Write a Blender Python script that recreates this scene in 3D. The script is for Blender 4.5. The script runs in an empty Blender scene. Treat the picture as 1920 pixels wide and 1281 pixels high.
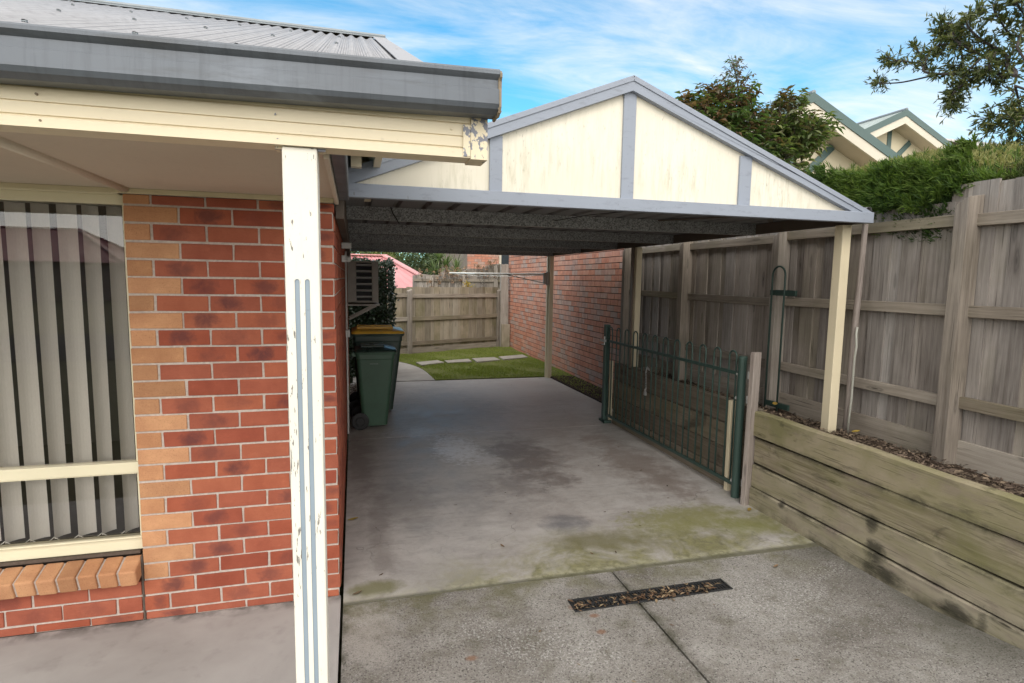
import bpy, math, random
from mathutils import Vector, Matrix
R = math.radians
random.seed(7)
SC = bpy.context.scene
COL = SC.collection

# ---------------------------------------------------------------- camera, sky, sun, exposure
cd = bpy.data.cameras.new('camera'); cam = bpy.data.objects.new('camera', cd); COL.objects.link(cam)
cd.sensor_width = 36.0; cd.lens = 36.0 * 1078.37 / 1920.0; cd.clip_start = 0.05; cd.clip_end = 2000
def cam_matrix(yaw, pitch, roll, loc):
    cy, sy, cp, sp = math.cos(yaw), math.sin(yaw), math.cos(pitch), math.sin(pitch)
    f = Vector((sy*cp, cy*cp, -sp)); r = Vector((cy, -sy, 0)); u = r.cross(f)
    cr, sr = math.cos(roll), math.sin(roll)
    r2 = cr*r + sr*u; u2 = -sr*r + cr*u
    m = Matrix.Identity(4)
    for i in range(3):
        m[i][0], m[i][1], m[i][2], m[i][3] = r2[i], u2[i], -f[i], loc[i]
    return m
cam.matrix_world = cam_matrix(0.268383606, 0.107548651, 0.0149904416, (0.0909, -3.1830, 1.7732))
SC.camera = cam
SC.view_settings.view_transform = 'Standard'; SC.view_settings.look = 'None'
SC.view_settings.gamma = 1.0; SC.view_settings.exposure = 0.64
SC.cycles.max_bounces = 8; SC.cycles.transparent_max_bounces = 12
SC.cycles.use_denoising = True

SUN_DIR = Vector((-0.24, -0.76, 0.62)).normalized()          # towards the sun
SUN_EL = math.asin(SUN_DIR.z); SUN_AZ = math.atan2(SUN_DIR.x, SUN_DIR.y)
sd = bpy.data.lights.new('sun', 'SUN'); sd.energy = 0.8; sd.angle = R(30); sd.color = (1.0, 0.93, 0.83)
sun = bpy.data.objects.new('sun', sd); COL.objects.link(sun)
sun.rotation_euler = (-SUN_DIR).to_track_quat('-Z', 'Y').to_euler()

W = bpy.data.worlds.new('World'); SC.world = W; W.use_nodes = True

class NT:
    """short hand for building node trees"""
    def __init__(s, tree): s.t = tree; s.n = tree.nodes; s.l = tree.links
    def new(s, ty, **kw):
        n = s.n.new(ty)
        for k, v in kw.items(): setattr(n, k, v)
        return n
    def put(s, sock, v):
        if hasattr(v, 'is_output') or isinstance(v, bpy.types.NodeSocket): s.l.new(v, sock)
        elif v is not None:
            if isinstance(v, (tuple, list)) and len(v) == 3 and sock.type == 'RGBA': v = (*v, 1)
            sock.default_value = v
    def math(s, op, a, b=None, c=None, clamp=False):
        n = s.new('ShaderNodeMath', operation=op, use_clamp=clamp); s.put(n.inputs[0], a)
        if b is not None: s.put(n.inputs[1], b)
        if c is not None: s.put(n.inputs[2], c)
        return n.outputs[0]
    def mix(s, f, a, b, mode='MIX'):
        n = s.new('ShaderNodeMix', data_type='RGBA', blend_type=mode)
        s.put(n.inputs[0], f); s.put(n.inputs[6], a); s.put(n.inputs[7], b); return n.outputs[2]
    def noise(s, vec, scale, detail=4, rough=.55, dist=0):
        n = s.new('ShaderNodeTexNoise'); s.put(n.inputs['Vector'], vec)
        n.inputs['Scale'].default_value = scale; n.inputs['Detail'].default_value = detail
        n.inputs['Roughness'].default_value = rough; n.inputs['Distortion'].default_value = dist
        return n.outputs['Fac']
    def vor(s, vec, scale, feature='F1', out='Distance', rand=1):
        n = s.new('ShaderNodeTexVoronoi', feature=feature); s.put(n.inputs['Vector'], vec)
        n.inputs['Scale'].default_value = scale; n.inputs['Randomness'].default_value = rand
        return n.outputs[out]
    def ramp(s, f, *st, interp='LINEAR'):
        n = s.new('ShaderNodeValToRGB'); s.put(n.inputs[0], f); cr = n.color_ramp; cr.interpolation = interp
        while len(cr.elements) < len(st): cr.elements.new(0.5)
        for e, (p, c) in zip(cr.elements, st):
            e.position = p; e.color = (c, c, c, 1) if not isinstance(c, (tuple, list)) else (*c, 1)
        return n.outputs[0]
    def rng(s, f, a, b, c=0., d=1.):
        n = s.new('ShaderNodeMapRange'); s.put(n.inputs[0], f)
        for i, v in enumerate((a, b, c, d)): s.put(n.inputs[i+1], v)
        return n.outputs[0]
    def map(s, vec, scale=(1,1,1), loc=(0,0,0), rot=(0,0,0)):
        n = s.new('ShaderNodeMapping'); s.put(n.inputs[0], vec)
        s.put(n.inputs[1], loc); s.put(n.inputs[2], rot); s.put(n.inputs[3], scale); return n.outputs[0]
    def sep(s, vec):
        n = s.new('ShaderNodeSeparateXYZ'); s.put(n.inputs[0], vec); return n.outputs
    def comb(s, x, y, z=0.):
        n = s.new('ShaderNodeCombineXYZ'); s.put(n.inputs[0], x); s.put(n.inputs[1], y); s.put(n.inputs[2], z); return n.outputs[0]
    def uv(s, name):
        return s.new('ShaderNodeUVMap', uv_map=name).outputs[0]
    def pos(s): return s.new('ShaderNodeNewGeometry').outputs['Position']
    def vadd(s, a, b):
        n = s.new('ShaderNodeVectorMath', operation='ADD'); s.put(n.inputs[0], a); s.put(n.inputs[1], b); return n.outputs[0]
    def bump(s, h, strength=.3, dist=.01, normal=None):
        n = s.new('ShaderNodeBump'); s.put(n.inputs['Height'], h); n.inputs['Strength'].default_value = strength
        n.inputs['Distance'].default_value = dist
        if normal is not None: s.put(n.inputs['Normal'], normal)
        return n.outputs[0]

# sky: Nishita with cirrus
w = NT(W.node_tree); w.n.clear()
sky = w.new('ShaderNodeTexSky', sky_type='NISHITA'); sky.sun_disc = False
sky.sun_elevation = SUN_EL; sky.sun_rotation = SUN_AZ; sky.air_density = 1.0; sky.dust_density = 0.3; sky.ozone_density = 2.2
azure = w.mix(1., sky.outputs[0], (.38, .88, .93), 'MULTIPLY')      # a deep clear southern blue
d = w.new('ShaderNodeTexCoord').outputs['Generated']; dx, dy, dz = w.sep(d)
den = w.math('ADD', w.math('MAXIMUM', dz, 0.0), 0.22)
pl = w.comb(w.math('DIVIDE', dx, den), w.math('DIVIDE', dy, den), 0.)
wisp = w.noise(w.map(pl, (1.0, 2.6, 1), (3.1, 1.7, 0), (0, 0, R(28))), 1.25, 9, .62, .9)
big = w.noise(w.map(pl, (1, 1, 1), (7.3, 4.2, 0)), .8, 3, .5, .3)
fine = w.noise(w.map(pl, (1, 5, 1), (1, 9, 0), (0, 0, R(22))), 3.0, 8, .7, .4)
cl = w.math('ADD', w.math('MULTIPLY', wisp, .62), w.math('ADD', w.math('MULTIPLY', big, .42), w.math('MULTIPLY', fine, .12)))
cm = w.rng(cl, .47, .74, .04, 1.)
hz = w.rng(dz, 0.0, .26, .5, 0.)
cm = w.math('MAXIMUM', w.math('MULTIPLY', w.math('POWER', cm, 1.3, clamp=True), .92), hz)
# unseen bright clouds added overhead and over the street side as fill light
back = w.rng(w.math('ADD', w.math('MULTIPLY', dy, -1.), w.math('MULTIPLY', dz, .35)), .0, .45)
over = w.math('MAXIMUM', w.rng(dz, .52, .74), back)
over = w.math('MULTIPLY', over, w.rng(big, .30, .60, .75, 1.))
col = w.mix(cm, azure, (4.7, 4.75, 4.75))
glow = w.math('MULTIPLY', w.rng(dz, .12, .50, 1.75, .85), w.rng(dy, -.1, -.5, 0., 1.))     # unseen low band over the street, brightened to light the carport interior
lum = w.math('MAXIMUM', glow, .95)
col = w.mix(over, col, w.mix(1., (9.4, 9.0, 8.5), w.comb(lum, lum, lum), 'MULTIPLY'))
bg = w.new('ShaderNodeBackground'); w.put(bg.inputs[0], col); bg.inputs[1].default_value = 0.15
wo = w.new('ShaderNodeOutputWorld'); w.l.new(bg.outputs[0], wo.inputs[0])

# ---------------------------------------------------------------- materials
def material(name):
    m = bpy.data.materials.new(name); m.use_nodes = True; t = NT(m.node_tree)
    b = t.n['Principled BSDF']; return m, t, b
def fin(t, b, col=None, rough=None, normal=None, metal=None, spec=None):
    if col is not None: t.put(b.inputs['Base Color'], col)
    if rough is not None: t.put(b.inputs['Roughness'], rough)
    if normal is not None: t.put(b.inputs['Normal'], normal)
    if metal is not None: b.inputs['Metallic'].default_value = metal
    if spec is not None: b.inputs['Specular IOR Level'].default_value = spec

def mat_plain(name, c, rough=.6, metal=0., var=.12, scale=6, bump=.0):
    m, t, b = material(name); p = t.pos(); n = t.noise(p, scale, 5)
    col = t.mix(t.rng(n, .3, .7), tuple(x*(1-var) for x in c), tuple(min(1, x*(1+var)) for x in c))
    nm = t.bump(t.noise(p, scale*12, 3), bump, .004) if bump else None
    fin(t, b, col, t.rng(n, .3, .7, rough-.06, rough+.06), nm, metal); return m

def mat_wood(name, light, mid, dark, green=.3, gcol=(.115, .115, .045), knots=True, rough=.85, contrast=1., stain=0., wet=False):
    m, t, b = material(name); uv = t.uv('UVMap'); rn = t.sep(t.uv('rnd')); p = t.pos()
    off = t.comb(t.math('MULTIPLY', rn[0], 37.), t.math('MULTIPLY', rn[1], 23.), 0.)
    g = t.noise(t.vadd(t.map(uv, (1.1, 26, 1)), off), 1.6, 6, .6, .35)
    fi = t.noise(t.vadd(t.map(uv, (5, 210, 1)), off), 1., 4, .7)
    patch = t.noise(t.vadd(t.map(uv, (1.6, 3.5, 1)), off), 1.5, 4, .55)
    f = t.math('ADD', t.math('MULTIPLY', g, .5*contrast), t.math('ADD', t.math('MULTIPLY', fi, .28), t.math('MULTIPLY', patch, .36)))
    f = t.math('ADD', f, t.math('MULTIPLY', t.math('SUBTRACT', rn[0], .5), .30))
    col = t.ramp(f, (.34, dark), (.56, mid), (.76, light))
    # warm or cold tone from board to board
    col = t.mix(t.math('MULTIPLY', rn[1], .35), col, t.mix(1., col, (1.12, .96, .80), 'MULTIPLY'))
    if knots:
        v = t.vor(t.vadd(t.map(uv, (1.7, 7.5, 1)), off), 1., rand=1)
        wob = t.math('ADD', v, t.math('MULTIPLY', t.math('SUBTRACT', fi, .5), .1))
        k = t.rng(wob, .05, .16, 1., 0.)
        ring = t.math('SINE', t.math('MULTIPLY', wob, 70.))
        kk = t.math('MULTIPLY', k, t.rng(ring, -1, 1, .35, .9))
        col = t.mix(kk, col, tuple(x*.42 for x in dark))
    cr = t.math('MULTIPLY', t.rng(t.noise(t.vadd(t.map(uv, (1.3, 90, 1)), off), 1.3, 2, .4, .2), .66, .71), .75)
    col = t.mix(cr, col, tuple(x*.35 for x in dark))
    if green:
        gm = t.noise(p, 1.7, 5, .6, .3)
        gm2 = t.math('ADD', gm, t.math('MULTIPLY', t.math('SUBTRACT', rn[1], .5), .30))
        col = t.mix(t.math('MULTIPLY', t.rng(gm2, .50, .72), green), col, t.mix(.72, col, gcol))
    if stain:
        sm = t.noise(t.map(p, (1, 1, 1.6)), 2.3, 6, .62, .6)
        col = t.mix(t.math('MULTIPLY', t.rng(sm, .60, .70), stain), col, (.018, .017, .014))
    if wet:                                                            # algae in broad bands, greenest on the upper faces
        gk2 = t.rng(t.noise(t.map(p, (1, .8, 2.2), (5, 2, 1)), 2.6, 8, .66, .3), .42, .62)
        col = t.mix(t.math('MULTIPLY', gk2, .62), col, t.mix(.35, (.165, .165, .055), col))
        col = t.mix(t.math('MULTIPLY', t.rng(t.noise(t.map(p, (1, .5, 3)), 7, 8, .7, .4), .54, .66), .55), col, (.085, .075, .05))
        # black water stains seeping out of the joints, rot along the ground
        X, Y, Z = t.sep(p)
        for cy, cz, ry, rz_ in ((-.50,.31,.045,.06),(-.54,.150,.085,.075),(-.62,.05,.16,.05),(-1.05,.06,.12,.05),(-1.18,.05,.03,.10),(.25,.15,.035,.035)):
            a = t.math('DIVIDE', t.math('SUBTRACT', Y, cy), ry); c = t.math('DIVIDE', t.math('SUBTRACT', Z, cz), rz_)
            r2 = t.math('ADD', t.math('ADD', t.math('MULTIPLY', a, a), t.math('MULTIPLY', c, c)), t.math('MULTIPLY', t.math('SUBTRACT', t.noise(t.map(p, (1, .6, 1.4)), 11, 9, .74, .4), .5), 4.2))
            col = t.mix(t.math('MULTIPLY', t.rng(r2, .1, 1.3, 1., 0.), .78), col, (.020, .019, .015))
        for zj in (.150, .343, .559):
            dj = t.math('ABSOLUTE', t.math('SUBTRACT', Z, zj)); col = t.mix(t.math('MULTIPLY', t.rng(dj, .004, .040, .8, 0.), t.rng(t.noise(t.map(p, (1, 1, .3)), 6, 7, .68), .40, .64)), col, (.035, .032, .024))
        col = t.mix(t.math('MULTIPLY', t.rng(Z, .10, .0, 0., .75), t.rng(t.noise(p, 5, 6, .65), .38, .6)), col, (.030, .028, .02))
        col = t.mix(t.math('MULTIPLY', t.rng(t.noise(t.map(p, (1, 1, 2.5), (3, 1, 5)), 3.2, 7, .65), .54, .66), .5), col, (.24, .19, .16))
    h = t.math('ADD', t.math('MULTIPLY', g, .5), t.math('SUBTRACT', t.math('MULTIPLY', fi, .5), t.math('MULTIPLY', cr, .8)))
    fin(t, b, col, rough, t.bump(h, .55, .006), spec=.25); return m

def mat_brick(name, cols, smudge=(.075, .030, .035), smud=.72, speck=.3, mono=None):
    m, t, b = material(name); uv = t.uv('UVMap'); rn = t.sep(t.uv('rnd')); p = t.pos(); U = t.sep(uv)
    col = t.ramp(rn[0], *[(i/(len(cols)-1), c) for i, c in enumerate(cols)])
    n1 = t.noise(p, 26, 5, .6); n2 = t.noise(p, 260, 3, .6); n3 = t.noise(p, 9, 4)
    col = t.mix(t.rng(n3, .35, .65, .0, .6), col, t.mix(1., col, (.74, .66, .66), 'MULTIPLY'))
    dr = t.noise(t.map(p, (5, 5, 60)), 3, 5, .7)
    col = t.mix(t.rng(dr, .5, .72, 0., .3), col, t.mix(1., col, (.70, .62, .62), 'MULTIPLY'))
    if smud:
        cu = t.math('ADD', .36, t.math('MULTIPLY', rn[1], .28))
        a = t.math('DIVIDE', t.math('SUBTRACT', U[0], cu), .30); c = t.math('DIVIDE', t.math('SUBTRACT', U[1], .5), .62)
        r2 = t.math('ADD', t.math('MULTIPLY', a, a), t.math('MULTIPLY', c, c))
        r2 = t.math('ADD', r2, t.math('MULTIPLY', t.math('SUBTRACT', t.noise(p, 19, 5, .65, .5), .5), 3.0))
        k = t.math('MULTIPLY', t.rng(r2, .0, 1.1, 1., 0.), t.rng(t.math('FRACT', t.math('MULTIPLY', rn[0], 7.31)), .42, 1., 0., smud))
        col = t.mix(k, col, smudge)
    col = t.mix(t.math('MULTIPLY', t.rng(n2, .56, .72), speck), col, t.mix(1., col, (.45, .38, .36), 'MULTIPLY'))
    col = t.mix(t.math('MULTIPLY', t.rng(n1, .55, .75), .4), col, t.mix(1., col, (1.35, 1.4, 1.4), 'MULTIPLY'))
    pit = t.vor(p, 85); col = t.mix(t.math('MULTIPLY', t.rng(pit, .10, .04, 0., 1.), .55), col, t.mix(1., col, (.35, .3, .3), 'MULTIPLY'))
    fin(t, b, col, .82, t.bump(t.math('ADD', t.math('MULTIPLY', n2, .4), n1), .45, .004), spec=.25); return m

def mat_mortar(name, c):
    m, t, b = material(name); p = t.pos(); n = t.noise(p, 60, 5, .7); n2 = t.noise(p, 3, 3)
    col = t.mix(t.rng(n, .3, .7), tuple(x*.72 for x in c), tuple(x*1.12 for x in c))
    col = t.mix(t.rng(n2, .4, .7, 0, .35), col, tuple(x*.62 for x in c))
    fin(t, b, col, .95, t.bump(n, .6, .004), spec=.2); return m

def mat_paint(name, c, grime=.25, gcol=(.12, .115, .09), chips=0., chipcol=(.17, .18, .20), rough=.5, streak=(9, 9, 1.2), csc=(120, .16)):
    m, t, b = material(name); p = t.pos()
    lo = t.noise(p, 1.7, 5, .6); st = t.noise(t.map(p, streak), 4, 5, .65); fi = t.noise(p, 120, 3)
    col = t.mix(t.rng(lo, .3, .7), tuple(x*.93 for x in c), tuple(min(1, x*1.04) for x in c))
    col = t.mix(t.math('MULTIPLY', t.rng(st, .56, .78), grime), col, gcol)
    col = t.mix(t.math('MULTIPLY', t.rng(t.noise(p, 38, 4, .6), .66, .74), grime*.9), col, gcol)
    if chips:
        ch = t.math('ADD', t.noise(t.map(p, (1, 1, csc[1])), csc[0], 5, .6, .2), t.math('MULTIPLY', t.noise(p, 5.0, 3), .55))
        ck = t.rng(ch, 1.06-.10*chips, 1.08-.10*chips)
        col = t.mix(ck, col, chipcol)
    fin(t, b, col, t.rng(lo, .3, .7, rough-.08, rough+.1), t.bump(t.math('ADD', st, t.math('MULTIPLY', fi, .4)), .12, .004), spec=.4); return m

def mat_metal(name, c, rough=.4, metal=.7, dirt=.3, spangle=0., drip=0.):
    m, t, b = material(name); p = t.pos(); n = t.noise(p, 2.2, 6, .6, .3); st = t.noise(t.map(p, (1.5, 6, 9)), 2, 5, .65)
    col = t.mix(t.rng(n, .3, .7), tuple(x*.85 for x in c), tuple(min(1, x*1.1) for x in c))
    if spangle:
        v = t.new('ShaderNodeTexVoronoi'); v.inputs['Scale'].default_value = 130; t.put(v.inputs['Vector'], t.map(p, (1, 1, 1)))
        sv = t.sep(v.outputs['Color'])
        col = t.mix(spangle, col, t.mix(sv[0], tuple(x*.35 for x in c), tuple(min(1, x*1.9) for x in c)))
    col = t.mix(t.math('MULTIPLY', t.rng(st, .5, .75), dirt), col, (.05, .047, .042))
    if drip:
        dn = t.noise(t.map(p, (22, 3, 1.1)), 1.6, 6, .7, .2); col = t.mix(t.math('MULTIPLY', t.rng(dn, .50, .70), drip), col, tuple(x*.55 for x in c))
        bl_ = t.noise(t.map(p, (1.2, 3, 6)), 2.2, 8, .7, .6); col = t.mix(t.math('MULTIPLY', t.rng(bl_, .52, .66), drip), col, tuple(min(1, x*1.45) for x in c))
    fin(t, b, col, t.rng(n, .3, .7, rough-.08, rough+.12), t.bump(n, .05, .01), metal); return m

def mat_concrete_smooth():
    m, t, b = material('carport_concrete'); p = t.pos(); x, y, z = t.sep(p)
    n1 = t.noise(p, 1.1, 10, .66, .5); n2 = t.noise(p, 4.5, 11, .70, .3); n3 = t.noise(p, 190, 3, .75); n4 = t.noise(p, 17, 9, .72, .4)
    tw = t.noise(t.map(p, (.7, 3, 1), (0, 0, 0), (0, 0, R(14))), 3.5, 10, .70, .8)
    col = t.ramp(t.math('ADD', t.math('MULTIPLY', n1, .55), t.math('MULTIPLY', n2, .45)), (.34, (.285, .262, .246)), (.49, (.42, .396, .378)), (.64, (.515, .495, .48)))
    col = t.mix(t.rng(tw, .5, .68, 0, .5), col, (.245, .225, .212))
    col = t.mix(t.rng(n4, .52, .70, 0, .30), col, (.20, .19, .185))
    col = t.mix(t.rng(n4, .50, .32, 0, .28), col, (.47, .46, .455))
    def blob(cx, cy, rx, ry, c, amt, wob=1.3, src=None):
        nonlocal col
        a = t.math('DIVIDE', t.math('SUBTRACT', x, cx), rx); bb = t.math('DIVIDE', t.math('SUBTRACT', y, cy), ry)
        r2 = t.math('ADD', t.math('MULTIPLY', a, a), t.math('MULTIPLY', bb, bb))
        r2 = t.math('ADD', r2, t.math('MULTIPLY', t.math('SUBTRACT', src or n2, .5), wob*2.6))
        k = t.math('MULTIPLY', t.rng(r2, .1, 1.15, 1., 0.), amt); col = t.mix(k, col, c)
    blob(1.72, 2.2, .38, .85, (.125, .102, .09), .7)                       # brown oil and tyre stains
    blob(1.5, 1.5, .5, .3, (.17, .15, .14), .5)
    blob(1.35, 4.6, .9, 1.1, (.19, .172, .166), .5)
    blob(1.10, 2.62, .26, .52, (.66, .66, .68), .95, 1.9, n4)               # white bloom
    blob(1.32, 2.2, .16, .22, (.55, .55, .57), .6, 2.2, n4)
    blob(.85, 3.35, .55, .22, (.54, .54, .56), .6, 2.4, n4)
    blob(2.75, 1.8, .33, 1.2, (.20, .155, .13), .6)
    blob(1.55, .60, .20, .17, (.125, .128, .14), .75, 1.0)
    blob(.5, 1.3, .25, .5, (.22, .20, .185), .5)
    blob(2.5, 5.5, .7, .8, (.45, .44, .43), .5)
    blob(.12, 2.6, .16, 1.5, (.18, .15, .135), .6)
    blob(.25, .9, .09, .9, (.23, .205, .19), .6)
    g0 = t.math('ADD', t.math('MULTIPLY', x, .20), .14)                    # algae creeping in from the open front
    gy = t.math('SUBTRACT', y, t.math('ADD', g0, t.math('MULTIPLY', t.math('SUBTRACT', n1, .5), 1.3)))
    gk = t.math('MULTIPLY', t.rng(gy, -.35, .16, 1., 0.), t.rng(t.noise(p, 2.3, 10, .68, .4), .38, .56))
    gk = t.math('MULTIPLY', gk, t.rng(x, .25, .9, .35, .9))
    col = t.mix(gk, col, t.mix(t.rng(n4, .35, .65), (.135, .130, .058), (.25, .24, .10)))
    blob(2.45, .50, .55, .24, (.235, .23, .09), .8, 1.5, n4)
    blob(2.85, .25, .25, .16, (.22, .225, .08), .65, 1.5, n4)
    blob(1.75, .28, .45, .16, (.155, .145, .07), .7, 1.4)
    blob(.20, .03, .18, .10, (.17, .165, .07), .8, 1.2)
    pale = t.math('MULTIPLY', t.rng(y, -.1, .0, .65, 0.), t.rng(n4, .42, .58))
    col = t.mix(pale, col, (.50, .49, .38))
    col = t.mix(t.math('MULTIPLY', t.rng(y, -.095, -.065, 1., 0.), .8), col, (.085, .082, .05))
    col = t.mix(t.rng(n3, .58, .70, 0, .35), col, (.12, .112, .105))
    col = t.mix(t.rng(n3, .42, .30, 0, .25), col, (.50, .49, .48))
    ck = t.new('ShaderNodeTexVoronoi', feature='DISTANCE_TO_EDGE'); ck.inputs['Scale'].default_value = .55
    wv = t.new('ShaderNodeVectorMath', operation='ADD'); nz = t.new('ShaderNodeTexNoise'); nz.inputs['Scale'].default_value = 2.5; nz.inputs['Detail'].default_value = 8; t.put(nz.inputs['Vector'], p)
    t.put(wv.inputs[0], p); sc_ = t.new('ShaderNodeVectorMath', operation='SCALE'); t.put(sc_.inputs[0], nz.outputs['Color']); sc_.inputs['Scale'].default_value = .55; t.put(wv.inputs[1], sc_.outputs[0]); t.put(ck.inputs['Vector'], wv.outputs[0])
    crk = t.math('MULTIPLY', t.rng(ck.outputs['Distance'], .0, .0035, 1., 0.), t.rng(n1, .45, .6, 0., .65))
    col = t.mix(crk, col, (.09, .082, .075))
    ro = t.rng(t.math('ADD', n2, t.math('MULTIPLY', n1, .5)), .5, .95, .34, .66)
    fin(t, b, col, ro, t.bump(t.math('ADD', t.math('MULTIPLY', n3, .35), t.math('ADD', n2, t.math('MULTIPLY', n4, .5))), .16, .006), spec=.45); return m

def mat_concrete_rough():
    m, t, b = material('driveway_concrete'); p = t.pos(); x, y, z = t.sep(p)
    n1 = t.noise(p, 1.3, 10, .68, .4); n2 = t.noise(p, 6, 9, .70); ag = t.noise(p, 260, 4, .8); v = t.vor(p, 150)
    vc = t.new('ShaderNodeTexVoronoi'); vc.inputs['Scale'].default_value = 170; t.put(vc.inputs['Vector'], p); vr = t.sep(vc.outputs['Color'])
    col = t.ramp(n1, (.36, (.175, .162, .147)), (.5, (.262, .249, .233)), (.64, (.345, .333, .318)))
    col = t.mix(.34, col, t.mix(vr[0], t.mix(1., col, (.40, .375, .35), 'MULTIPLY'), t.mix(1., col, (1.7, 1.66, 1.6), 'MULTIPLY')))
    col = t.mix(t.math('MULTIPLY', t.rng(vr[1], .90, .94), .7), col, (.42, .41, .39))
    col = t.mix(t.math('MULTIPLY', t.rng(vr[2], .91, .95), .7), col, (.06, .055, .05))
    col = t.mix(t.rng(n2, .5, .68, 0, .5), col, (.115, .106, .068))
    def blob(cx, cy, rx, ry, wob=1.6):
        a = t.math('DIVIDE', t.math('SUBTRACT', x, cx), rx); bb = t.math('DIVIDE', t.math('SUBTRACT', y, cy), ry)
        r2 = t.math('ADD', t.math('MULTIPLY', a, a), t.math('MULTIPLY', bb, bb))
        return t.rng(t.math('ADD', r2, t.math('MULTIPLY', t.math('SUBTRACT', n2, .5), wob*2.5)), .1, 1.3, 1., 0.)
    lm = None
    for a in ((.66,-.50,.20,.13), (.95,-.68,.26,.20), (1.15,-.80,.2,.15), (.16,-.22,.14,.10), (2.35,-.62,.45,.3), (2.85,-.40,.28,.12)):
        k = blob(*a); lm = k if lm is None else t.math('MAXIMUM', lm, k)
    spk = t.rng(t.noise(p, 70, 5, .75), .53, .60)
    col = t.mix(t.math('MULTIPLY', t.math('MULTIPLY', lm, spk), .8), col, (.58, .575, .56))
    col = t.mix(t.math('MULTIPLY', blob(.14,-.35,.14,.30), .55), col, (.42, .39, .36))
    rust = None
    for a in ((1.30,-.52,.030,.020), (1.28,-.66,.028,.020), (.60,-.70,.03,.02), (1.24,-.42,.05,.03)):
        k = blob(*a, 1.1); rust = k if rust is None else t.math('MAXIMUM', rust, k)
    col = t.mix(t.math('MULTIPLY', rust, .7), col, (.25, .115, .06))
    gr = t.math('MULTIPLY', t.rng(y, -.50, -.12, 0., .75), t.rng(t.noise(p, 3.1, 9, .7), .46, .60))
    col = t.mix(gr, col, (.165, .158, .085))
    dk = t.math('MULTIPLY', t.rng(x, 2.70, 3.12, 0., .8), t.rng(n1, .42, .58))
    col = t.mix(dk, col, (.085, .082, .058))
    ed = t.math('MULTIPLY', t.math('MAXIMUM', t.rng(t.math('ABSOLUTE', t.math('SUBTRACT', x, 1.592)), .012, .05, .8, 0.), t.rng(x, .015, .05, .7, 0.)), t.rng(n2, .40, .6))
    col = t.mix(ed, col, (.075, .072, .05))
    fin(t, b, col, .88, t.bump(t.math('ADD', ag, t.math('MULTIPLY', v, .8)), .75, .007), spec=.22); return m

def mat_concrete_porch():
    m, t, b = material('porch_concrete'); p = t.pos(); y = t.sep(p)[1]
    n1 = t.noise(p, 1.6, 6, .6, .4); n2 = t.noise(p, 9, 6, .6, .3); n3 = t.noise(p, 170, 3, .7)
    col = t.ramp(n1, (.32, (.31, .297, .288)), (.68, (.42, .407, .398)))
    col = t.mix(t.rng(n2, .55, .75, 0, .35), col, (.19, .175, .165))
    e = t.math('MULTIPLY', t.rng(y, -.09, -.01, 0., .85), t.rng(n2, .38, .58))
    col = t.mix(e, col, (.10, .10, .095))
    fin(t, b, col, .7, t.bump(t.math('ADD', n3, n2), .15, .004), spec=.35); return m

def mat_leaf(name, cols, rough=.5, trans=.25, spec=.4):
    m, t, b = material(name); rn = t.sep(t.uv('rnd')); p = t.pos()
    col = t.ramp(rn[0], *[(i/(len(cols)-1), c) for i, c in enumerate(cols)])
    n = t.noise(p, 2.0, 3)
    col = t.mix(t.rng(n, .35, .65, .0, .35), col, t.mix(1., col, (.55, .62, .5), 'MULTIPLY'))
    fin(t, b, col, rough, spec=spec)
    tr = t.new('ShaderNodeBsdfTranslucent'); t.put(tr.inputs[0], t.mix(1., col, (1.3, 1.5, .7), 'MULTIPLY'))
    mx = t.new('ShaderNodeMixShader'); mx.inputs[0].default_value = trans
    t.l.new(b.outputs[0], mx.inputs[1]); t.l.new(tr.outputs[0], mx.inputs[2]); t.l.new(mx.outputs[0], t.n['Material Output'].inputs[0])
    return m

def mat_glass():
    m, t, b = material('window_glass'); t.n.remove(b)
    fr = t.new('ShaderNodeFresnel'); fr.inputs[0].default_value = 1.52
    gl = t.new('ShaderNodeBsdfGlossy'); gl.inputs['Roughness'].default_value = .0
    t.put(gl.inputs['Color'], (1, 1, 1)); tr = t.new('ShaderNodeBsdfTransparent'); t.put(tr.inputs[0], (.95, .93, .91))
    mx = t.new('ShaderNodeMixShader'); t.l.new(t.math('MULTIPLY', fr.outputs[0], 1.5, clamp=True), mx.inputs[0])
    t.l.new(tr.outputs[0], mx.inputs[1]); t.l.new(gl.outputs[0], mx.inputs[2]); t.l.new(mx.outputs[0], t.n['Material Output'].inputs[0])
    return m

M = {}
M['fence'] = mat_wood('weathered_paling', (.385, .358, .335), (.268, .245, .226), (.128, .112, .101), green=.35)
M['fence_far'] = mat_wood('weathered_paling_green', (.37, .335, .275), (.26, .232, .185), (.14, .12, .092), green=.75)
M['rail'] = mat_wood('weathered_rail', (.37, .335, .29), (.258, .228, .192), (.132, .112, .09), green=.5)
M['post_wood'] = mat_wood('weathered_post', (.40, .37, .335), (.27, .243, .215), (.13, .113, .098), green=.15)
M['sleeper'] = mat_wood('treated_sleeper', (.33, .295, .222), (.205, .178, .128), (.080, .067, .045), green=.9, gcol=(.15, .15, .055), stain=1., contrast=1.6, wet=True)
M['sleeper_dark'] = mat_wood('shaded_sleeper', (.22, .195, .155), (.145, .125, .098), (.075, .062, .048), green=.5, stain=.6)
M['stake'] = mat_wood('stake_wood', (.34, .31, .29), (.22, .19, .175), (.10, .085, .075), green=.1)
M['brick'] = mat_brick('red_brick', [(.27, .068, .040), (.34, .092, .050), (.39, .125, .068), (.31, .092, .056), (.36, .112, .066), (.30, .075, .044)])
M['brick_orange'] = mat_brick('orange_brick', [(.46, .235, .118), (.52, .265, .135), (.57, .31, .165), (.40, .21, .108), (.54, .285, .15)], smud=0, speck=.8)
M['mortar'] = mat_mortar('mortar', (.54, .47, .42))
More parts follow.
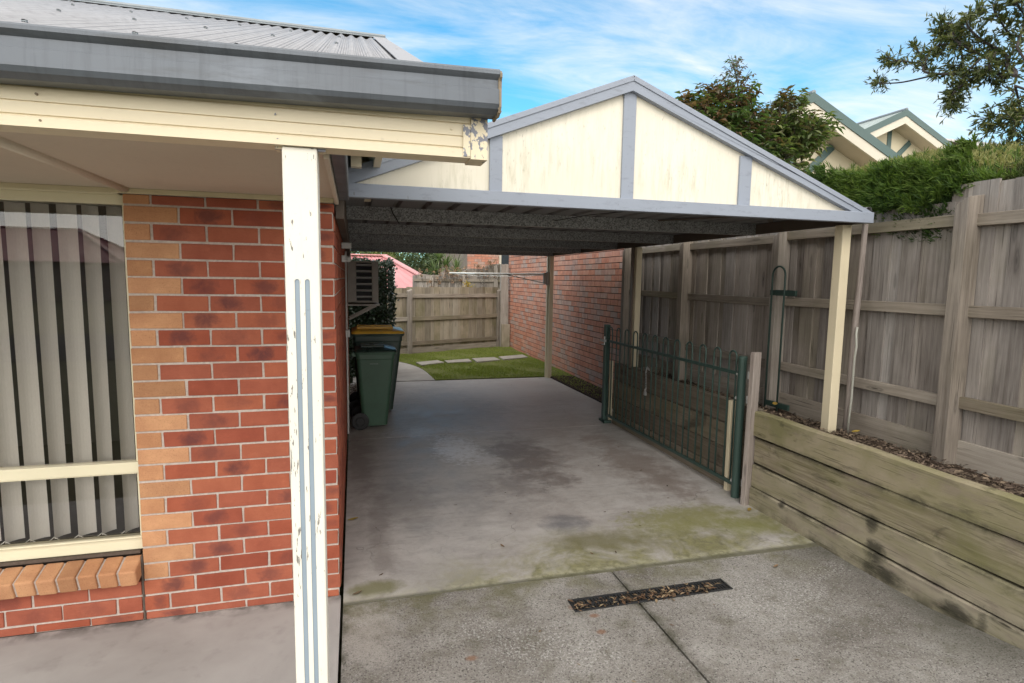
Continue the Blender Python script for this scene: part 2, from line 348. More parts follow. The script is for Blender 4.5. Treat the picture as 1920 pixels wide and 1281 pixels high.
M['brick_n'] = mat_brick('neighbour_brick', [(.60, .285, .195), (.56, .255, .175), (.64, .33, .235), (.50, .36, .305), (.62, .29, .20), (.46, .36, .32)], smudge=(.20, .12, .10), smud=.4)
M['mortar_dark'] = mat_mortar('dark_mortar', (.11, .085, .07))
M['mortar_pale'] = mat_mortar('pale_mortar', (.30, .25, .21))
M['carport_slab'] = mat_concrete_smooth(); M['driveway'] = mat_concrete_rough(); M['porch'] = mat_concrete_porch()
M['cream'] = mat_paint('cream_paint', (.74, .655, .48), grime=.12, streak=(1.2, 9, 9), rough=.42)
M['cream_chip'] = mat_paint('cream_paint_chipped', (.74, .655, .48), grime=.12, chips=2.55, rough=.42, csc=(48, .8), chipcol=(.20, .21, .25))
M['post_paint'] = mat_paint('post_paint', (.76, .735, .655), grime=.14, chips=.95, chipcol=(.20, .19, .17))
M['flute'] = mat_paint('flute_paint', (.27, .335, .40), grime=.2)
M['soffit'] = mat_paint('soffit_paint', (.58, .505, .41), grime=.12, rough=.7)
M['soffit_trim'] = mat_paint('soffit_trim_paint', (.60, .53, .36), grime=.12)
M['gutter'] = mat_metal('gutter_metal', (.112, .128, .150), rough=.42, metal=.25, dirt=.55, drip=.55)
M['gutter_end'] = mat_paint('gutter_sealant', (.25, .20, .14), grime=.8, rough=.8)
M['roof'] = mat_metal('corrugated_zinc', (.31, .315, .335), rough=.55, metal=.1, dirt=.3)
M['ridge'] = mat_metal('ridge_zinc', (.26, .29, .31), rough=.5, metal=.3, dirt=.35)
M['blue'] = mat_paint('blue_grey_paint', (.268, .302, .365), grime=.40, gcol=(.09, .09, .095), streak=(3, 9, 9), chips=.5, chipcol=(.15, .15, .15))
M['galv'] = mat_metal('galvanised_purlin', (.30, .31, .325), rough=.45, metal=.45, dirt=.2, spangle=.75)
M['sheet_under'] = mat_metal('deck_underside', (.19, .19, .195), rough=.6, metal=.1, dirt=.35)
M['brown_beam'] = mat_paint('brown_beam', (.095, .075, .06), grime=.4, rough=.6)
M['cream_post'] = mat_paint('cream_steel', (.68, .60, .43), grime=.14, rough=.4)
M['dark_side'] = mat_paint('brown_steel', (.13, .10, .08), grime=.2)
def mat_gable():
    m, t, b = material('mouldy_gable_sheet'); p = t.pos(); x, y, z = t.sep(p)
    lo = t.noise(p, 2.0, 5, .6); st = t.noise(t.map(p, (14, 4, 1.6)), 2.2, 6, .7, .2); sp = t.noise(t.map(p, (30, 8, 10)), 3, 4, .6)
    col = t.mix(t.rng(lo, .3, .7), (.70, .66, .55), (.77, .735, .64))
    bot = t.rng(z, 2.26, 2.62, 1.0, .25)
    k = t.math('MULTIPLY', t.math('MULTIPLY', t.rng(st, .45, .64), t.rng(lo, .36, .56)), bot)
    col = t.mix(t.math('MULTIPLY', k, .62), col, (.33, .32, .19))
    col = t.mix(t.math('MULTIPLY', t.rng(sp, .60, .75), t.math('MULTIPLY', t.rng(lo, .4, .6), .55)), col, (.20, .185, .14))
    fin(t, b, col, .65, t.bump(st, .08, .003), spec=.3); return m
M['gable'] = mat_gable()
M['green_steel'] = mat_paint('green_steel', (.038, .070, .060), grime=.25, gcol=(.03, .035, .03), chips=.25, chipcol=(.5, .48, .42), rough=.38)
M['bin_green'] = mat_plain('bin_green', (.040, .092, .058), .45, var=.15, bump=.05)
M['bin_dark'] = mat_plain('bin_dark_green', (.022, .045, .034), .42, var=.15)
M['bin_lid_dark'] = mat_plain('bin_lid_green', (.018, .035, .028), .3, var=.15)
M['bin_yellow'] = mat_plain('bin_lid_yellow', (.74, .42, .05), .38, var=.12)
M['black'] = mat_plain('black_rubber', (.012, .012, .013), .6)
M['mark'] = mat_plain('moulded_mark', (.12, .17, .14), .5)
M['ac'] = mat_plain('ac_casing', (.50, .46, .41), .5); M['ac_slat'] = mat_plain('ac_slat', (.85, .85, .84), .4)
M['white_plastic'] = mat_plain('white_plastic', (.55, .55, .53), .45, var=.06)
M['frame'] = mat_paint('window_frame_cream', (.70, .645, .47), grime=.10, rough=.35, streak=(1, 9, 9))

M['chain'] = mat_plain('bead_chain', (.75, .74, .70), .4)
M['glass'] = mat_glass(); 
def mat_fabric():
    m, t, b = material('blind_fabric'); p = t.pos(); n = t.noise(t.map(p, (300, 300, 60)), 1, 3); c = t.mix(t.rng(n, .3, .7), (.80, .78, .73), (.88, .86, .81))
    fin(t, b, c, .9, spec=.1); tr = t.new('ShaderNodeBsdfTranslucent'); t.put(tr.inputs[0], (.75, .72, .66)); mx = t.new('ShaderNodeMixShader'); mx.inputs[0].default_value = .3
    t.l.new(b.outputs[0], mx.inputs[1]); t.l.new(tr.outputs[0], mx.inputs[2]); t.l.new(mx.outputs[0], t.n['Material Output'].inputs[0]); return m
M['slat'] = mat_fabric()
M['interior'] = mat_plain('interior_wall', (.13, .12, .11), .9); M['carpet'] = mat_plain('interior_carpet', (.075, .055, .045), 1.)
M['grate'] = mat_plain('drain_plastic', (.025, .026, .028), .5)
M['leaf_dry'] = mat_leaf('dry_leaf', [(.085, .045, .025), (.15, .085, .05), (.20, .125, .075), (.36, .27, .17), (.05, .03, .02)], .75, .1)
M['leaf_yellow'] = mat_leaf('yellow_leaf', [(.42, .30, .06), (.36, .22, .05), (.30, .28, .07)], .6, .15)
M['mulch'] = mat_leaf('mulch_chip', [(.05, .033, .024), (.10, .068, .05), (.17, .125, .095), (.055, .036, .026), (.28, .21, .15), (.08, .055, .04)], .9, .0)
def mat_soil(name, a, b_):
    m, t, b = material(name); p = t.pos(); n = t.noise(p, 22, 6, .7); n2 = t.noise(p, 2.3, 4)
    fin(t, b, t.mix(t.rng(t.math('ADD', t.math('MULTIPLY', n, .7), t.math('MULTIPLY', n2, .3)), .35, .65), a, b_), .95, t.bump(n, .9, .02), spec=.15); return m
M['soil'] = mat_soil('soil', (.030, .021, .015), (.075, .055, .042))
M['lawn'] = mat_soil('lawn_soil', (.10, .12, .03), (.19, .21, .07))
M['ground'] = mat_soil('ground', (.085, .085, .045), (.15, .145, .085))
M['asphalt'] = mat_soil('asphalt', (.045, .045, .045), (.065, .065, .066))
M['paver'] = mat_plain('paver', (.33, .31, .275), .9, var=.2, scale=8, bump=.4)
M['path'] = mat_plain('path_concrete', (.33, .315, .295), .85, var=.2, scale=3, bump=.3)
M['grass'] = mat_leaf('grass_blade', [(.17, .24, .045), (.24, .31, .065), (.32, .35, .10), (.21, .27, .055), (.38, .36, .16)], .6, .3)
M['conifer'] = mat_leaf('conifer_spray', [(.030, .062, .014), (.070, .130, .024), (.145, .215, .038), (.050, .092, .018), (.21, .27, .06)], .6, .25)
M['conifer_top'] = mat_leaf('conifer_clipped', [(.16, .16, .055), (.26, .25, .09), (.33, .31, .13), (.11, .13, .035)], .7, .25)
M['conifer_brown'] = mat_leaf('conifer_brown', [(.035, .038, .014), (.065, .060, .022), (.05, .075, .018), (.10, .085, .04)], .7, .15)
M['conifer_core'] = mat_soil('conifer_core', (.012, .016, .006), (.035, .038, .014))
M['leaf_broad'] = mat_leaf('broad_leaf', [(.055, .10, .034), (.095, .15, .052), (.075, .12, .045), (.14, .18, .07), (.15, .115, .065), (.105, .16, .06), (.26, .28, .10)], .35, .4, .6)
M['leaf_red'] = mat_leaf('reddish_leaf', [(.15, .095, .06), (.20, .115, .075), (.13, .105, .055), (.17, .14, .07)], .4, .35)
M['leaf_thin'] = mat_leaf('narrow_leaf', [(.045, .070, .022), (.080, .105, .030), (.14, .15, .045), (.060, .085, .030), (.20, .19, .06)], .5, .2)
M['leaf_ivy'] = mat_leaf('ivy_leaf', [(.008, .018, .009), (.014, .030, .013), (.025, .045, .020), (.010, .022, .010)], .3, .1)
M['leaf_bg'] = mat_leaf('background_leaf', [(.050, .085, .024), (.10, .14, .035), (.15, .18, .05), (.075, .11, .03), (.20, .20, .06)], .6, .25)
M['leaf_bg_dark'] = mat_leaf('background_dark_leaf', [(.025, .045, .018), (.045, .075, .026), (.075, .10, .035)], .6, .2)
M['leaf_strap'] = mat_leaf('strap_leaf', [(.06, .10, .035), (.11, .16, .06), (.20, .26, .11), (.30, .36, .22)], .45, .25)
M['bark'] = mat_plain('bark', (.085, .07, .058), .9, var=.35, scale=20, bump=.5)
M['twig'] = mat_plain('twig_bark', (.055, .045, .04), .9, var=.3, scale=30)
M['cream_wall'] = mat_paint('cream_wall', (.62, .555, .41), grime=.08, rough=.8)
M['cream_board'] = mat_paint('cream_board', (.62, .575, .48), grime=.12, rough=.5)
M['green_trim'] = mat_paint('green_trim', (.075, .125, .120), grime=.12, rough=.45)
M['roof_green'] = mat_metal('grey_green_roof', (.36, .43, .42), rough=.5, metal=.2, dirt=.25)
M['roof_pale'] = mat_metal('pale_roof', (.50, .47, .45), rough=.5, metal=.2, dirt=.2)
M['roof_pink'] = mat_paint('pink_roof', (.60, .285, .295), grime=.10, rough=.5)
M['roof_pink_cap'] = mat_paint('pink_ridge_cap', (.62, .33, .33), grime=.10, rough=.5)
M['line_white'] = mat_plain('clothesline_white', (.80, .79, .74), .5, var=.1); M['line_grey'] = mat_plain('clothesline_bracket', (.35, .35, .31), .5)
M['dark_window'] = mat_plain('dark_window_glass', (.035, .045, .055), .12)
M['flower'] = mat_leaf('dried_flower', [(.38, .21, .14), (.45, .28, .20), (.32, .22, .14), (.24, .18, .10)], .8, .1)
M['steel'] = mat_metal('chain_steel', (.55, .55, .55), rough=.4, metal=.8, dirt=.2)

# ---------------------------------------------------------------- mesh helpers
ORG = {}
rr = random.random
def U(a, b): return random.uniform(a, b)
class MB:
    def __init__(s): s.v = []; s.f = []; s.uv = []; s.r = []; s.m = []
    def face(s, pts, uvs=None, rnd=(0, 0), m=0):
        i = len(s.v); s.v.extend([tuple(p) for p in pts]); s.f.append(tuple(range(i, i+len(pts))))
        s.uv.append(uvs or [(0, 0)]*len(pts)); s.r.append(rnd); s.m.append(m); return s
    def obox(s, c, a, b, d, rnd=None, m=0, ms=None, norm=False):
        """box with centre c and half axes a (grain), b, d"""
        c, a, b, d = Vector(c), Vector(a), Vector(b), Vector(d); rnd = rnd or (rr(), rr())
        if a.cross(b).dot(d) < 0: d = -d
        i = len(s.v); P = {}
        for x in (-1, 1):
            for y in (-1, 1):
                for z in (-1, 1):
                    P[(x, y, z)] = len(s.v); s.v.append(tuple(c + x*a + y*b + z*d))
        la, lb, ld = a.length, b.length, d.length
        def q(keys, ua, va, fi):
            s.f.append(tuple(P[k] for k in keys))
            L = (la, lb, ld)
            if norm: s.uv.append([((k[ua]+1)/2, (k[va]+1)/2) for k in keys])
            else: s.uv.append([(k[ua]*L[ua] + fi*.37, k[va]*L[va] + fi*.53) for k in keys])
            s.r.append(rnd); s.m.append(ms[fi] if ms else m)
        q([(1,-1,-1),(1,1,-1),(1,1,1),(1,-1,1)], 1, 2, 0); q([(-1,-1,-1),(-1,-1,1),(-1,1,1),(-1,1,-1)], 1, 2, 1)
        q([(-1,1,-1),(-1,1,1),(1,1,1),(1,1,-1)], 0, 2, 2); q([(-1,-1,-1),(1,-1,-1),(1,-1,1),(-1,-1,1)], 0, 2, 3)
        q([(-1,-1,1),(1,-1,1),(1,1,1),(-1,1,1)], 0, 1, 4); q([(-1,-1,-1),(-1,1,-1),(1,1,-1),(1,-1,-1)], 0, 1, 5)
        return s
    def box(s, lo, hi, grain=0, **k):
        c = [(l+h)/2 for l, h in zip(lo, hi)]; h = [(b-a)/2 for a, b in zip(lo, hi)]
        ax = [Vector((h[0],0,0)), Vector((0,h[1],0)), Vector((0,0,h[2]))]
        o = [grain, (grain+1) % 3, (grain+2) % 3]
        return s.obox(c, ax[o[0]], ax[o[1]], ax[o[2]], **k)
    def bar(s, p, q, wid, hei, up=(0,0,1), **k):
        p, q = Vector(p), Vector(q); a = (q-p)/2; up = Vector(up)
        b = a.cross(up)
        if b.length < 1e-6: b = a.cross(Vector((0,1,0)))
        b.normalize(); d = b.cross(a).normalized()
        return s.obox((p+q)/2, a, b*wid/2, d*hei/2, **k)
    def tube(s, path, r, n=8, cap=True, rnd=None, m=0):
        path = [Vector(p) for p in path]; rs = r if isinstance(r, (list, tuple)) else [r]*len(path); rnd = rnd or (rr(), rr())
        rings = []; prev = None; L = 0
        for i, p in enumerate(path):
            t = (path[min(i+1, len(path)-1)] - path[max(i-1, 0)]).normalized()
            if prev is None:
                x = t.cross(Vector((0,0,1)))
                if x.length < .05: x = t.cross(Vector((1,0,0)))
            else: x = prev - t*prev.dot(t)
            x.normalize(); prev = x; y = t.cross(x); i0 = len(s.v)
            if i: L += (p-path[i-1]).length
            for k in range(n):
                a = 2*math.pi*k/n; s.v.append(tuple(p + rs[i]*(math.cos(a)*x + math.sin(a)*y)))
            rings.append((i0, L))
        for (a, la), (b, lb) in zip(rings, rings[1:]):
            for k in range(n):
                k2 = (k+1) % n
                s.f.append((a+k, a+k2, b+k2, b+k)); w1, w2 = k/n*.2, (k+1)/n*.2
                s.uv.append([(la, w1), (la, w2), (lb, w2), (lb, w1)]); s.r.append(rnd); s.m.append(m)
        if cap:
            for (a, l), o in ((rings[0], -1), (rings[-1], 1)):
                ks = list(range(n)) if o > 0 else list(range(n))[::-1]
                s.f.append(tuple(a+k for k in ks)); s.uv.append([(0, 0)]*n); s.r.append(rnd); s.m.append(m)
        return s
    def prism(s, poly, lo, hi, axis=2, rnd=None, m=0):
        """extrude a 2D polygon (counter-clockwise in the two other axes) along axis"""
        rnd = rnd or (rr(), rr())
        def P(p, h):
            return {0: (h, p[0], p[1]), 1: (p[0], h, p[1]), 2: (p[0], p[1], h)}[axis]
        n = len(poly); fl = axis == 1
        top = [P(p, hi) for p in poly]; bot = [P(p, lo) for p in poly]
        s.face(top[::-1] if fl else top, [tuple(p) for p in (poly[::-1] if fl else poly)], rnd, m)
        s.face(bot if fl else bot[::-1], [tuple(p) for p in (poly if fl else poly[::-1])], rnd, m)
        L = 0
        for i in range(n):
            j = (i+1) % n; l = math.dist(poly[i], poly[j])
            q = [bot[i], bot[j], top[j], top[i]]; u = [(L, lo), (L+l, lo), (L+l, hi), (L, hi)]
            if fl: q, u = q[::-1], u[::-1]
            s.face(q, u, rnd, m); L += l
        return s
    def loft(s, path, sec, rnd=None, m=0, up=Vector((0,0,1))):
        """sweep a section of (side, up) points along a path; sec(i) may vary"""
        rnd = rnd or (rr(), rr()); path = [Vector(p) for p in path]; rings = []; L = 0; Ls = []
        for i, p in enumerate(path):
            t = (path[min(i+1, len(path)-1)] - path[max(i-1, 0)]); t.z = 0; t.normalize(); side = t.cross(up)
            if i: L += (p-path[i-1]).length
            sc = sec(i) if callable(sec) else sec
            rings.append([p + side*a + up*b for a, b in sc]); Ls.append(L)
        n = len(rings[0]); per = [0]
        for k in range(n): per.append(per[-1] + (rings[0][(k+1) % n]-rings[0][k]).length)
        for i in range(len(rings)-1):
            for k in range(n):
                k2 = (k+1) % n
                s.face([rings[i][k], rings[i][k2], rings[i+1][k2], rings[i+1][k]], [(Ls[i], per[k]), (Ls[i], per[k+1]), (Ls[i+1], per[k+1]), (Ls[i+1], per[k])], rnd, m)
        s.face(rings[0][::-1], [(0, 0)]*n, rnd, m); s.face(rings[-1], [(0, 0)]*n, rnd, m)
        return s
    def leaf(s, p, d, up, ln, wd, rnd, fold=.25, droop=0.):
        p, d = Vector(p), Vector(d).normalized(); sd_ = d.cross(up)
        if sd_.length < 1e-4: sd_ = d.cross(Vector((1, .3, 0)))
        sd_.normalize(); nn = sd_.cross(d)
        i = len(s.v); mid = p + d*ln*.45 - Vector((0,0,droop*ln*.2)); tip = p + d*ln - Vector((0,0,droop*ln))
        s.v.extend([tuple(p), tuple(mid + sd_*wd*.5 + nn*fold*wd), tuple(tip), tuple(mid - sd_*wd*.5 + nn*fold*wd)])
        s.f.append((i, i+1, i+2, i+3)); s.uv.append([(0, 0), (.5, 1), (1, 0), (.5, -1)]); s.r.append(rnd); s.m.append(0)
    def build(s, name, mats, parent=None, at=None, bevel=0., smooth=False, segs=2):
        org = ORG.get(parent, Vector((0,0,0))) if parent else Vector((0,0,0))
        loc = Vector(at) if at is not None else org
        me = bpy.data.meshes.new(name)
        me.from_pydata([(x-loc.x, y-loc.y, z-loc.z) for x, y, z in s.v], [], s.f)
        u = me.uv_layers.new(name='UVMap'); r = me.uv_layers.new(name='rnd')
        u.data.foreach_set('uv', [c for f in s.uv for p in f for c in p])
        r.data.foreach_set('uv', [c for f, rn in zip(s.f, s.r) for _ in f for c in rn])
        for mm in (mats if isinstance(mats, (list, tuple)) else [mats]): me.materials.append(mm)
        me.polygons.foreach_set('material_index', s.m)
        if smooth: me.polygons.foreach_set('use_smooth', [True]*len(s.f))
        me.update()
        o = bpy.data.objects.new(name, me); COL.objects.link(o)
        if parent: o.parent = parent
        o.location = loc - org; ORG[o] = loc
        if bevel:
            b = o.modifiers.new('bevel', 'BEVEL'); b.width = bevel; b.segments = segs; b.limit_method = 'ANGLE'; b.angle_limit = R(40); b.use_clamp_overlap = True
        return o

def tag(o, label=None, cat=None, group=None, kind=None):
    if label: o['label'] = label
    if cat: o['category'] = cat
    if group: o['group'] = group
    if kind: o['kind'] = kind
    return o
def thing(name, label, cat, loc=(0,0,0), group=None):
    o = bpy.data.objects.new(name, None); COL.objects.link(o); o.location = loc; o.empty_display_size = .2
    ORG[o] = Vector(loc); return tag(o, label, cat, group)
def copy_tree(o, parent=None):
    c = o.copy(); COL.objects.link(c); c.parent = parent
    for ch in [k for k in SC.objects if k.parent == o]: copy_tree(ch, c)
    return c
def catmull(pts, n=6):
    pts = [Vector(p) for p in pts]; out = []
    for i in range(len(pts)-1):
        p0, p1, p2, p3 = pts[max(i-1, 0)], pts[i], pts[i+1], pts[min(i+2, len(pts)-1)]
        for k in range(n):
            t = k/n
            out.append(.5*((2*p1) + (p2-p0)*t + (2*p0-5*p1+4*p2-p3)*t*t + (3*p1-p0-3*p2+p3)*t**3))
    out.append(pts[-1]); return out

# ---------------------------------------------------------------- the setting: ground, slabs, lawn, bed
def struct(mb, name, mat, **k): return tag(mb.build(name, mat, **k), kind='structure')
g = MB(); g.face([(-250,-250,-.12),(250,-250,-.12),(250,250,-.12),(-250,250,-.12)]); struct(g, 'ground', M['ground'])
g = MB(); g.box((-80,-17,-.12),(80,-11,-.085)); struct(g, 'road', M['asphalt'])
dw = [MB(), MB()]
Y0 = -.088; DX0, DX1, DY0, DY1 = 1.213, 2.197, -.468, -.345; JX = 1.592
dw[0].box((.010,-11,-.12),(JX-.006,DY0,0)); dw[0].box((.010,DY0,-.12),(DX0,DY1,0)); dw[0].box((.010,DY1,-.12),(JX-.006,Y0-.020,0))
dw[1].box((JX+.006,-11,-.12),(DX1,DY0,0)); dw[1].box((JX+.006,DY1,-.12),(DX1,Y0-.020,0))
def rise(x, y): 
    a = max(0, min(1, (x-2.65)/.5)); b = max(0, min(1, (-y-.85)/1.0)); return .13*a*a*(3-2*a)*b
gxs = [DX1+(3.3-DX1)*k_/12 for k_ in range(13)]; gys = [-11,-8,-6,-4.5,-3.5,-2.8,-2.3,-1.9,-1.6,-1.35,-1.1,-.9,-.7,-.55,DY0,-.40,DY1,-.25,Y0-.020]
for ya, yb in zip(gys, gys[1:]):
    for xa, xb in zip(gxs, gxs[1:]): dw[1].face([(xa,ya,rise(xa,ya)),(xb,ya,rise(xb,ya)),(xb,yb,rise(xb,yb)),(xa,yb,rise(xa,yb))])
dw[1].face([(DX1,DY0,0),(DX1,DY1,0),(DX1,DY1,-.12),(DX1,DY0,-.12)]); dw[1].face([(DX1,Y0-.02,0),(3.3,Y0-.02,0),(3.3,Y0-.02,-.12),(DX1,Y0-.02,-.12)])
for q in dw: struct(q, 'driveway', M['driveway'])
g = MB(); g.prism([(.010,Y0-.008),(3.6,Y0-.050),(3.6,3.222),(.010,3.202)], -.12, .0015); struct(g, 'carport_slab', M['carport_slab'])
g = MB(); g.prism([(.010,3.209),(3.55,3.229),(3.54,4.55),(3.515,6.69),(.010,6.69)], -.12, .0015); struct(g, 'carport_slab', M['carport_slab'])
g = MB(); g.box((-5.2,-1.75,-.12),(-.004,-.0015,.003)); struct(g, 'porch_slab', M['porch'])
pe = catmull([(1.43,6.70,0),(1.40,7.35,0),(1.34,8.0,0),(1.20,8.55,0),(1.0,8.98,0),(.7,9.4,0)], 5)
g = MB(); g.prism([(p.x,p.y) for p in pe]+[(.05,9.4),(.05,6.70)], -.12, .012); struct(g, 'path', M['path'])
g = MB(); g.prism([(.05,6.715)]+[(1.42,6.715)]+[(p.x+.004,p.y) for p in pe[1:]]+[(.05,9.41),(-1.5,9.41),(-1.5,14.5),(6.0,14.5),(6.0,6.715)][:0]+[(.05,9.41),(-.5,9.41),(-.5,12.2),(4.2,12.2),(4.2,6.715)][:0] + [(.7,9.41),(-.4,9.41),(-.4,12.3),(4.2,12.3),(4.2,6.715)][::1] if False else
            [(4.2,6.715),(4.2,12.3),(-.4,12.3),(-.4,9.412)]+[(p.x+.004,p.y+.004) for p in pe[::-1]][:-1]+[(1.436,6.715)], -.12, .018)
struct(g, 'lawn', M['lawn'])
g = MB(); g.prism([(3.545,3.36),(4.05,3.36),(4.05,6.70),(3.522,6.70),(3.55,4.55)], -.12, .02); struct(g, 'garden_bed', M['soil'])
# retained bed behind the sleepers, falling a little towards the fence
SP = [Vector((3.135, .60-.15*k_, 0)) for k_ in range(29)]
def bedz(x, y): return .70 - max(0, min(1, (x-3.3)/.5))*.085 + .012*math.sin(9*x+4*y) + .010*math.sin(13*y)
g = MB(); ys = [3.28 - i*.12 for i in range(58)]
def wallx(y): return 3.20 if y < .6 else 3.25
rows = []
for y in ys:
    x0 = wallx(y); rows.append([(x0+(4.02-x0)*k/8 if x0 < 4 else 4.02, y, bedz(x0+(4.02-x0)*k/8, y)) for k in range(9)])
for a, b in zip(rows, rows[1:]):
    for k in range(8): g.face([a[k], b[k], b[k+1], a[k+1]])
struct(g, 'garden_bed', M['soil'], smooth=True)
g = MB(); g.prism([(4.02,-3.6),(40,-3.6),(40,30),(9.4,30),(9.4,4.3),(4.02,4.3)], -.12, .58); struct(g, 'raised_ground', M['ground'])

ic = MB(); ic.prism([(-.178+.052*math.cos(a), -.232+.052*math.sin(a)) for a in [i*math.pi/16 for i in range(32)]], -.02, .0045); ic.tube([(-.178+.050*math.cos(a), -.232+.050*math.sin(a), .0045) for a in [i*math.pi/16 for i in range(33)]], .0025, 5, cap=False)
tag(ic.build('inspection_cap', M['porch'], at=(-.178,-.232,0)), 'small round inspection cap set flush in the porch slab', 'drain cap')

# ---------------------------------------------------------------- our brick house
house = thing('brick_house', 'red brick house with cream veranda beam, white fluted post and grey corrugated roof', 'house', (-2.5, 0, 0))
CH = .0857; ZT = 2.0965
def brick(mb, lo, hi, grain, m):
    j = [U(-.0012, .0012) for _ in range(3)]
    mb.box([l+q for l, q in zip(lo, j)], [h+q for h, q in zip(hi, j)], grain, norm=True, m=m, rnd=(rr(), rr()))
    for k_ in range(len(mb.v)-8, len(mb.v)): v = mb.v[k_]; mb.v[k_] = (v[0]+U(-.0016,.0016), v[1]+(U(-.0016,.0016) if v[1] < .3 else 0), v[2]+U(-.0016,.0016))
bw = MB()
for k in range(-1, 25):
    zt = ZT - CH*k; zb = zt - .0757
    if k == -1: zt = 2.150
    if k == 24: zb = .004
    om = 1 if k <= 21 else 0
    if k % 2 == 0:
        brick(bw, (-.965,0,zb), (-.735,.11,zt), 0, om)
        for i in range(1, 4): brick(bw, (-.965+.24*i,0,zb), (-.735+.24*i,.11,zt), 0, 0)
        y = .12
    else:
        brick(bw, (-.965,0,zb), (-.855,.11,zt), 0, om)
        for i in range(3): brick(bw, (-.845+.24*i,0,zb), (-.615+.24*i,.11,zt), 0, 0)
        brick(bw, (-.125,0,zb), (-.005,.23,zt), 1, 0); y = .24
    while y < 6.55:
        y1 = min(y+.23, 6.6); brick(bw, (-.11,y,zb), (-.005,y1,zt), 1, 0); y += .24
    if k >= 22:                                                    # below the window sill
        x = -.975 - (.12 if k % 2 else 0); first = True
        if k % 2: brick(bw, (-1.085,0.002,zb), (-.978,.11,zt), 0, 0)
        while x > -3.4: brick(bw, (x-.23+(.0 if not first else -.003),.002,zb), (x-.003 if first else x,.11,zt), 0, 0); x -= .24; first = False
bw.build('brick_wall', [M['brick'], M['brick_orange']], house, bevel=.0035)
mo = MB(); mo.box((-.964,.006,.0),(-.012,.100,2.152)); mo.box((-.105,.101,.0),(-.012,6.59,2.152)); mo.box((-3.4,.009,.0),(-.966,.100,.205))
mo.build('mortar', M['mortar'], house)
jt = MB(); jt.box((-.9755,-.0005,.0),(-.9665,.05,.345)); jt.build('expansion_joint', M['mortar_dark'], house)
sl = MB(); x = -.975
while x > -3.4:
    c = Vector((x-.038, -.012, .283)); t = R(17); e = U(-.002, .002)
    sl.obox(c+Vector((0,0,e)), Vector((0,math.cos(t),math.sin(t)))*.062, Vector((.038,0,0)), Vector((0,-math.sin(t),math.cos(t)))*.045, m=0, rnd=(rr(), rr())); x -= .086
for f in range(len(sl.uv)): sl.uv[f] = [(u*4+.5, v*8+.5) for u, v in sl.uv[f]]
so = sl.build('brick_sill', M['brick_orange'], house, bevel=.008)
ms = MB(); ms.obox((-2.195,-.006,.279), (1.190,0,0), (0,math.cos(t)*.055,math.sin(t)*.055), (0,-math.sin(t)*.040,math.cos(t)*.040)); ms.build('sill_mortar', M['mortar'], so)
# room behind the window
rm = MB()
rm.box((-4.6,.30,-.02),(-.12,3.6,.0)); rm.box((-4.6,3.6,-.02),(-.12,3.7,2.3)); rm.box((-4.7,.11,-.02),(-4.6,3.7,2.3)); rm.box((-.119,.12,-.02),(-.112,3.7,2.3)); rm.box((-4.6,.11,2.2),(-.12,3.6,2.3))
rm.box((-4.6,.103,2.175),(-.12,.30,2.199)); rm.box((-3.3,.24,.30),(-.12,.30,.35))
rm.build('room', M['interior'], house)
rc = MB(); rc.box((-4.6,.12,.001),(-.12,3.6,.02)); rc.box((-3.35,.104,.30),(-.972,.239,.345)); rc.build('carpet', M['carpet'], house)
lw = MB(); lw.box((-5.2,0,0),(-3.402,.11,2.15)); lw.build('end_wall', M['brick'], house)
# window
wn = MB(); wn.box((-3.4,.045,.366),(-.966,.10,.432)); win = wn.build('window', M['frame'], house, bevel=.003)
wf = MB(); wf.box((-3.4,.030,.775),(-.966,.088,.829)); wf.box((-3.4,.045,2.104),(-.966,.10,2.150)); wf.box((-3.4,.02,2.150),(-.992,.10,2.176)); wf.box((-.985,.045,.433),(-.966,.10,.774)); wf.box((-.985,.045,.830),(-.966,.10,2.103)); wf.box((-3.4,.028,.432),(-.966,.044,.440)); wf.box((-3.4,.036,.768),(-.966,.044,.7745))
wf.build('frame', M['frame'], win, bevel=.002)
for z0, z1 in ((.4325, .7745), (.8295, 2.1035)):
    gp = MB(); gp.face([(-3.4,.066,z0),(-.985,.066,z0),(-.985,.066,z1),(-3.4,.066,z1)]); gp.build('glass_pane', M['glass'], win)
fl = MB(); fl.box((-3.4,.030,.350),(-.985,.044,.3655), m=0); fl.build('sill_flashing', M['mortar_dark'], win)
# eaves: soffit, trims, beam, gutter
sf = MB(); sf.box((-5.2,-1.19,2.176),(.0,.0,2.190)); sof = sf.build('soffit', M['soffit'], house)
cs = MB(); cs.tube([(-.945,-1.19,2.176),(-.948,-.012,2.176)], .022, 10); cs.build('cover_strip', M['soffit'], sof, smooth=True)
tr = MB(); tr.box((-1.015,-.022,2.152),(-.004,-.0005,2.1755)); tr.box((-3.4,-.006,2.152),(-1.016,.019,2.1755)); tr.build('soffit_trim', M['soffit_trim'], house, bevel=.002)
fb = MB(); pf = [(-1.285,2.165),(-1.19,2.165),(-1.19,2.34),(-1.280,2.34)]
for zg in (2.272, 2.232, 2.197): pf += [(-1.280,zg+.0025),(-1.2745,zg+.0015),(-1.2745,zg-.0015),(-1.2815,zg-.003)]
fb.prism(pf+[(-1.285,2.190)], -5.2, .462, axis=0)
fas = fb.build('veranda_beam', M['cream'], house)
fe = MB(); fe.box((.463,-1.289,2.160),(.519,-1.185,2.345)); fe.box((.438,-1.2882,2.168),(.4625,-1.2852,2.268)); fe.build('beam_end_cap', M['cream_chip'], fas, bevel=.002)
def gz(x): return .016*x
